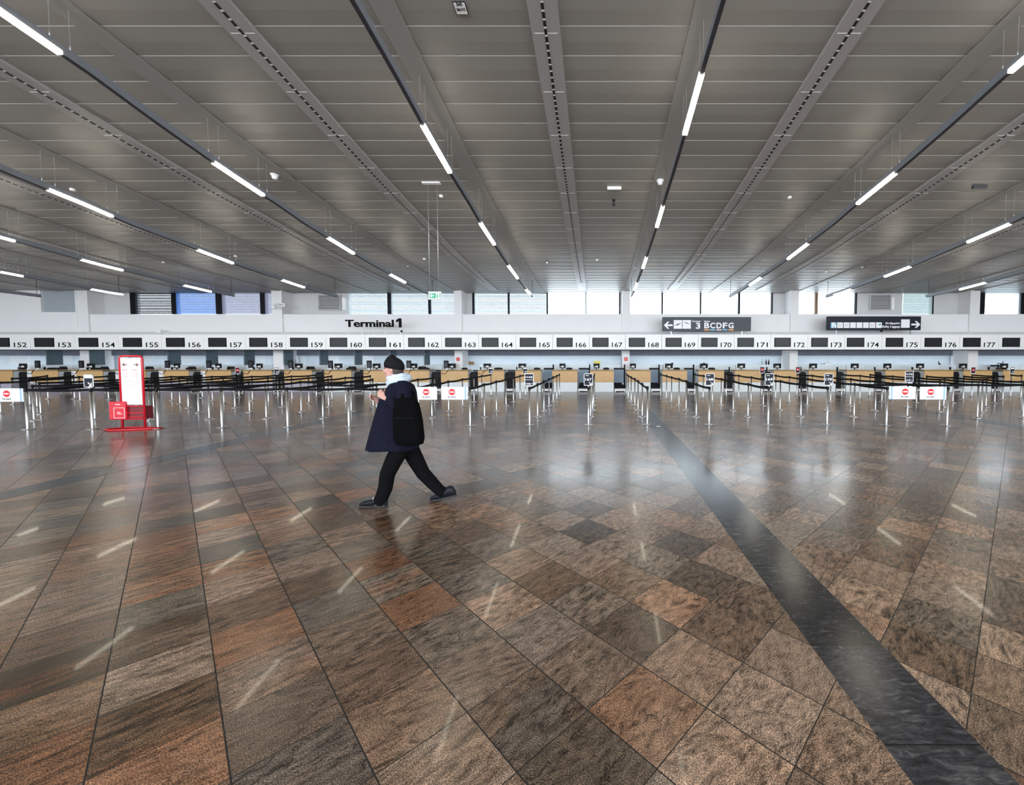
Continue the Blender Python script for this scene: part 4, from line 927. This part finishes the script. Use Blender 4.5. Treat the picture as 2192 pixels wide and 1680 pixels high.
# ================================================================== PERSON walking to the left
PY = 4.65
pr = at(868, 1085, PY); person = empty('person', (pr.x, PY, 0))
def Q(x, y, Y=PY): p = at(x, y, Y); return Vector((p.x - pr.x, Y - PY, p.z))
def bake(mb, name, m, parent, voxel, smooth=2, sub=0):
    me = mb.mesh(name, None); o = bpy.data.objects.new('tmp_bake', me); COL.objects.link(o)
    r = o.modifiers.new('r', 'REMESH'); r.mode = 'VOXEL'; r.voxel_size = voxel; r.use_smooth_shade = True
    s = o.modifiers.new('s', 'SMOOTH'); s.iterations = smooth; s.factor = .5
    dg = bpy.context.evaluated_depsgraph_get(); dg.update()
    n = bpy.data.meshes.new_from_object(o.evaluated_get(dg)); n.name = name; bpy.data.objects.remove(o)
    n.materials.clear(); n.materials.append(m); n.polygons.foreach_set('use_smooth', [True] * len(n.polygons))
    return mk(name, n, parent)
def ball(mb, c, r, sx=1, sy=1, sz=1, n=16):
    c = Vector(c); rings = []
    for i in range(1, n // 2):
        a = math.pi * i / (n // 2); rings.append([(c.x + r * sx * math.sin(a) * math.cos(6.2832 * k / n), c.y + r * sy * math.sin(a) * math.sin(6.2832 * k / n), c.z - r * sz * math.cos(a)) for k in range(n)])
    mb.loft(rings)
def limb(mb, pts, rs, sy=1.0):
    mb.tube(pts, rs, 14, sy=sy)
    for p, r in zip(pts, rs): ball(mb, p, r, n=12)
YN, YFar = 4.55, 4.75
pelvis = Q(868, 942); chest = Q(857, 850); neckb = Q(852, 818); head = Q(842, 790)
hipN, hipF = Q(862, 952, PY - .09), Q(874, 952, PY + .09)
kneeN, ankN = Q(829, 1016, YN), Q(815, 1074, YN)
kneeF, ankF = Q(906, 1013, YFar), Q(947, 1056, YFar)
shN, shF = Q(862, 829, PY - .19), Q(853, 829, PY + .17)
elN, haN = Q(868, 884, PY - .25), Q(826, 852, PY - .22)
elF, haF = Q(838, 884, PY + .22), Q(812, 862, PY + .12)
hx = head
def head_rings():
    R_ = []        # (height, front, back, half-width) relative to head centre, facing -X
    for z, f, b, w in ((-.125, .050, -.005, .022), (-.115, .078, .02, .042), (-.09, .086, .05, .056), (-.055, .088, .075, .066), (-.02, .088, .092, .072), (.015, .086, .100, .076), (.05, .090, .102, .078), (.08, .080, .092, .072), (.105, .058, .070, .055), (.12, .03, .04, .028)):
        R_.append([(hx.x + (-(f) if math.cos(t) < 0 else b) * abs(math.cos(t)) ** .9, hx.y + w * math.sin(t), hx.z + z) for t in [6.2832 * k / 20 for k in range(20)]])
    return R_
bd_ = MB(); bd_.loft(head_rings())
bd_.tube([hx + Vector((-.080, 0, .028)), hx + Vector((-.098, 0, -.005)), hx + Vector((-.112, 0, -.022)), hx + Vector((-.088, 0, -.03))], [.009, .012, .016, .010], 8)          # nose
for s_ in (-1, 1):
    ball(bd_, hx + Vector((-.094, s_ * .012, -.026)), .010)
    ball(bd_, hx + Vector((.012, s_ * .078, -.008)), .03, .55, .35, 1.0)
    bd_.tube([hx + Vector((-.086, s_ * .008, .034)), hx + Vector((-.080, s_ * .045, .036))], [.010, .008], 8)
    ball(bd_, hx + Vector((-.066, s_ * .045, -.02)), .022)
bd_.tube([hx + Vector((-.083, -.02, -.058)), hx + Vector((-.092, 0, -.056)), hx + Vector((-.083, .02, -.058))], [.008, .010, .008], 8)
ball(bd_, hx + Vector((-.066, 0, -.108)), .026)
limb(bd_, [hx + Vector((.03, 0, -.05)), neckb], [.056, .062])
bd_.loft([[(p.x + a * math.cos(6.2832 * k / 18), p.y + b * math.sin(6.2832 * k / 18), p.z) for k in range(18)] for p, a, b in ((neckb + Vector((0, 0, .01)), .06, .09), (Q(855, 828), .09, .17), (chest, .115, .165), (Q(862, 895), .105, .145), (pelvis, .115, .165), (Q(868, 958), .10, .15))])
limb(bd_, [shN, elN, haN + (elN - haN) * .12], [.052, .042, .028]); limb(bd_, [shF, elF, haF + (elF - haF) * .12], [.052, .042, .028])
limb(bd_, [hipN, kneeN, ankN], [.085, .056, .036]); limb(bd_, [hipF, kneeF, ankF], [.085, .056, .036])
def foot(mb, ank, heel, toe, r=.026): limb(mb, [ank, heel, heel + (toe - heel) * .35, heel + (toe - heel) * .7], [.03, r, r * .8, r * .55])
fN = (Q(820, 1079, YN), Q(782, 1084, YN)); fF = (Q(951, 1057, YFar), Q(932, 1072, YFar))
foot(bd_, ankN, *fN); foot(bd_, ankF, *fF)
def hand(mb, wrist, d, side, up):
    """d direction of the hand, side towards the thumb, up = back of the hand; fingers curl towards -up"""
    d, side, up = d.normalized(), side.normalized(), up.normalized()
    palm = wrist + d * .05
    mb.loft([[wrist + d * l + side * (w * math.cos(6.2832 * k / 12)) + up * (th * math.sin(6.2832 * k / 12)) for k in range(12)] for l, w, th in ((-.02, .026, .018), (.015, .034, .016), (.05, .042, .015), (.088, .040, .012))])
    for i, (o_, L_) in enumerate(((.030, .070), (.010, .080), (-.011, .074), (-.031, .058))):
        b0 = wrist + d * .082 + side * o_; b1 = b0 + d * L_ * .45 - up * L_ * .18; b2 = b1 + d * L_ * .15 - up * L_ * .38; b3 = b2 - d * L_ * .18 - up * L_ * .25
        limb(mb, [b0, b1, b2, b3], [.0098, .0092, .0084, .0074])
    t0 = wrist + d * .02 + side * .030; t1 = t0 + d * .028 + side * .026 - up * .008; t2 = t1 + d * .030 + side * .004 - up * .020
    limb(mb, [t0, t1, t2], [.0125, .0105, .0088])
hand(bd_, haN, haN - elN, Vector((.2, .5, .8)), Vector((-.3, -1, .3))); hand(bd_, haF, haF - elF, Vector((.2, -.5, .8)), Vector((-.3, 1, .3)))
bake(bd_, 'body', M['skin'], person, .0058, 3)
for s_ in (-1, 1):
    MB().lathe([(0, -.011), (.008, -.008), (.011, 0), (.008, .008), (0, .011)], hx + Vector((-.079, s_ * .032, .012)), 12).build('eye', M['eye'], person)
MB().tube([hx + Vector((-.090, -.018, -.058)), hx + Vector((-.099, 0, -.057)), hx + Vector((-.090, .018, -.058))], [.003, .0055, .003], 8).build('lips', M['lip'], person)
# hat and hair
hh_ = MB()
hh_.loft([[(hx.x + .008 + (-(f) if math.cos(t) < 0 else b) * abs(math.cos(t)), hx.y + w * math.sin(t), hx.z + z + .018 * (-math.cos(t))) for t in [6.2832 * k / 24 for k in range(24)]] for z, f, b, w in ((.008, .102, .110, .088), (.045, .107, .115, .093), (.062, .102, .112, .090), (.09, .090, .102, .082), (.122, .066, .078, .062), (.142, .036, .044, .036), (.147, .01, .012, .01))])
hh_.build('knitted_hat', M['hat'], person)
hr = MB(); hr.loft([[(hx.x + .045 + a * math.cos(t), hx.y + b * math.sin(t), hx.z + z) for t in [6.2832 * k / 18 for k in range(18)]] for z, a, b in ((.05, .062, .083), (.01, .062, .081), (-.04, .056, .074), (-.075, .04, .055))])
hr.build('hair', M['hair'], person)
# coat: torso shell widening to the hem, with sleeves and collar
ct = MB(); prof = [(817, 856, 858, 15, .13), (826, 838, 880, 15, .215), (840, 824, 887, 15, .225), (860, 816, 890, 15, .225), (885, 808, 893, 15, .225), (915, 800, 895, 15, .235), (940, 794, 896, 15, .25), (958, 789, 895, 15, .262)]
rings = []
for i, (y, xa_, xb_, _, wy) in enumerate(prof):
    c0, c1 = Q(xa_ + (0 if i else -14), y + (0 if i < 6 else (0))), Q(xb_ + (0 if i else 14), y); cxx = (c0.x + c1.x) / 2; rx = (c1.x - c0.x) / 2
    ring = []
    for k in range(36):
        t = 6.2832 * k / 36; fold = 1 + .022 * math.sin(7 * t + i * .4) * (i / 7) + .012 * math.sin(11 * t - i) * (i / 7)
        ring.append((cxx + rx * fold * math.copysign(abs(math.cos(t)) ** .85, math.cos(t)), wy * fold * math.sin(t) * (1 if i else 1), c0.z + (.012 * math.sin(3 * t) if i == 7 else 0)))
    rings.append(ring)
ct.loft(rings)
def sleeve(mb, a, b, c): 
    w = c + (b - c) * .20
    limb(mb, [a, lerp(a, b, .5) + Vector((.01, 0, 0)), b], [.085, .072, .066]); limb(mb, [b, lerp(b, w, .5), w], [.066, .058, .050])
    for s_ in (.25, .6, .85): ball(mb, lerp(a, b, s_), .078 - .008 * s_, 1, 1, .35)
sleeve(ct, shN, elN, haN); sleeve(ct, shF, elF, haF)
bake(ct, 'coat', M['coat'], person, .011, 3)
tr = MB()
limb(tr, [hipN, lerp(hipN, kneeN, .5) + Vector((-.01, 0, 0)), kneeN, lerp(kneeN, ankN, .5) + Vector((.015, 0, 0)), ankN + Vector((.0, 0, .02))], [.098, .094, .082, .078, .070])
limb(tr, [hipF, lerp(hipF, kneeF, .5) + Vector((-.005, 0, 0)), kneeF, lerp(kneeF, ankF, .5), ankF + Vector((-.01, 0, .015))], [.098, .092, .078, .070, .062])
limb(tr, [Q(864, 925), Q(866, 950)], [.125, .12])
for p_, d_ in ((ankN, .04), (ankF, .04)): ball(tr, p_ + Vector((0, 0, .05)), .072, 1, 1, .3)
bake(tr, 'trousers', M['trouser'], person, .010, 2)
def shoe(heel, toe, floor_heel, nm):
    d = toe - heel; L_ = d.length; d.normalize(); up = Vector((-d.z, 0, d.x)); 
    if up.z < 0: up = -up
    sd = d.cross(up)
    def ringat(l, w, h0, h1):
        return [heel + d * l + sd * (w * math.cos(t)) + up * ((h0 + h1) / 2 + (h1 - h0) / 2 * math.sin(t)) for t in [6.2832 * k / 16 for k in range(16)]]
    b0 = -.036
    s_ = MB().loft([ringat(l, w, b0, h) for l, w, h in ((-.045, .022, .03), (-.03, .036, .075), (.0, .040, .085), (.05, .041, .075), (.09, .043, .045), (.15, .048, .025), (.20, .047, .015), (.24, .038, .003), (.262, .018, -.012))])
    o_ = s_.build('shoe', M['shoe'], person)
    MB().loft([ringat(l, w, b0 - .022, b0 + .004) for l, w in ((-.048, .02), (-.035, .040), (.03, .042), (.09, .043), (.15, .050), (.21, .048), (.25, .036), (.27, .014))]).build('sole', M['sole'], o_)
    MB().tube([heel + d * .10 + sd * .03 + up * .04, heel + d * .10 + up * .052, heel + d * .10 - sd * .03 + up * .04], .004, 6).build('lace', M['white'], o_)
zf = .06
hN = Vector((fN[0].x + .0, YN - PY, zf)); shoe(hN, Vector((fN[1].x, YN - PY, zf)), 0, 'N')
hF = Q(955, 1056, YFar); tF = Vector((Q(925, 1078, YFar).x, YFar - PY, .055)); dd = (tF - hF).normalized(); hF2 = tF - dd * .235
shoe(hF2 if True else hF, tF, 0, 'F')
# scarf and bag
sc_ = MB(); n_ = 22
sc_.tube([(neckb.x + .012 + .092 * math.cos(6.2832 * k / n_), neckb.y + .105 * math.sin(6.2832 * k / n_), neckb.z + .020 + .022 * math.cos(6.2832 * k / n_) + .008 * math.sin(18.85 * k / n_)) for k in range(n_)], [.040 + .006 * math.sin(k * 1.7) for k in range(n_)], 12, closed=True)
sc_.tube([(neckb.x - .005 + .088 * math.cos(6.2832 * k / n_), neckb.y + .098 * math.sin(6.2832 * k / n_), neckb.z + .062 + .018 * math.cos(6.2832 * k / n_)) for k in range(n_)], [.028 + .004 * math.sin(k * 2.3) for k in range(n_)], 12, closed=True)
sc_.build('scarf', M['scarf'], person)
bg = MB(); c0 = Q(873, 898, PY - .30); rings = []
for z, rx, ry in ((-.27, .10, .05), (-.26, .14, .075), (-.20, .155, .085), (0, .15, .085), (.15, .13, .075), (.215, .11, .06), (.23, .07, .035)):
    rings.append([(c0.x + rx * math.copysign(abs(math.cos(t)) ** .6, math.cos(t)) - z * .06, c0.y + ry * math.copysign(abs(math.sin(t)) ** .7, math.sin(t)), c0.z + z) for t in [6.2832 * k / 28 for k in range(28)]])
bag = bg.loft(rings).build('shoulder_bag', M['bag'], person)
MB().tube([c0 + Vector((-.09, .0, .20)), Q(862, 850, PY - .29), Q(858, 824, PY - .20), Q(850, 815, PY - .05), Q(866, 822, PY + .03), Q(886, 845, PY - .14), c0 + Vector((.07, .01, .20))], .016, 8).build('strap', M['bag'], bag)
MB().obox(c0 + Vector((0, -.088, .03)), (.10, 0, 0), (0, .004, 0), (0, 0, .003)).build('zip', M['bezel'], bag)
tag(person, 'person in long navy coat, black hat and pale scarf walking left with a bag', 'person')
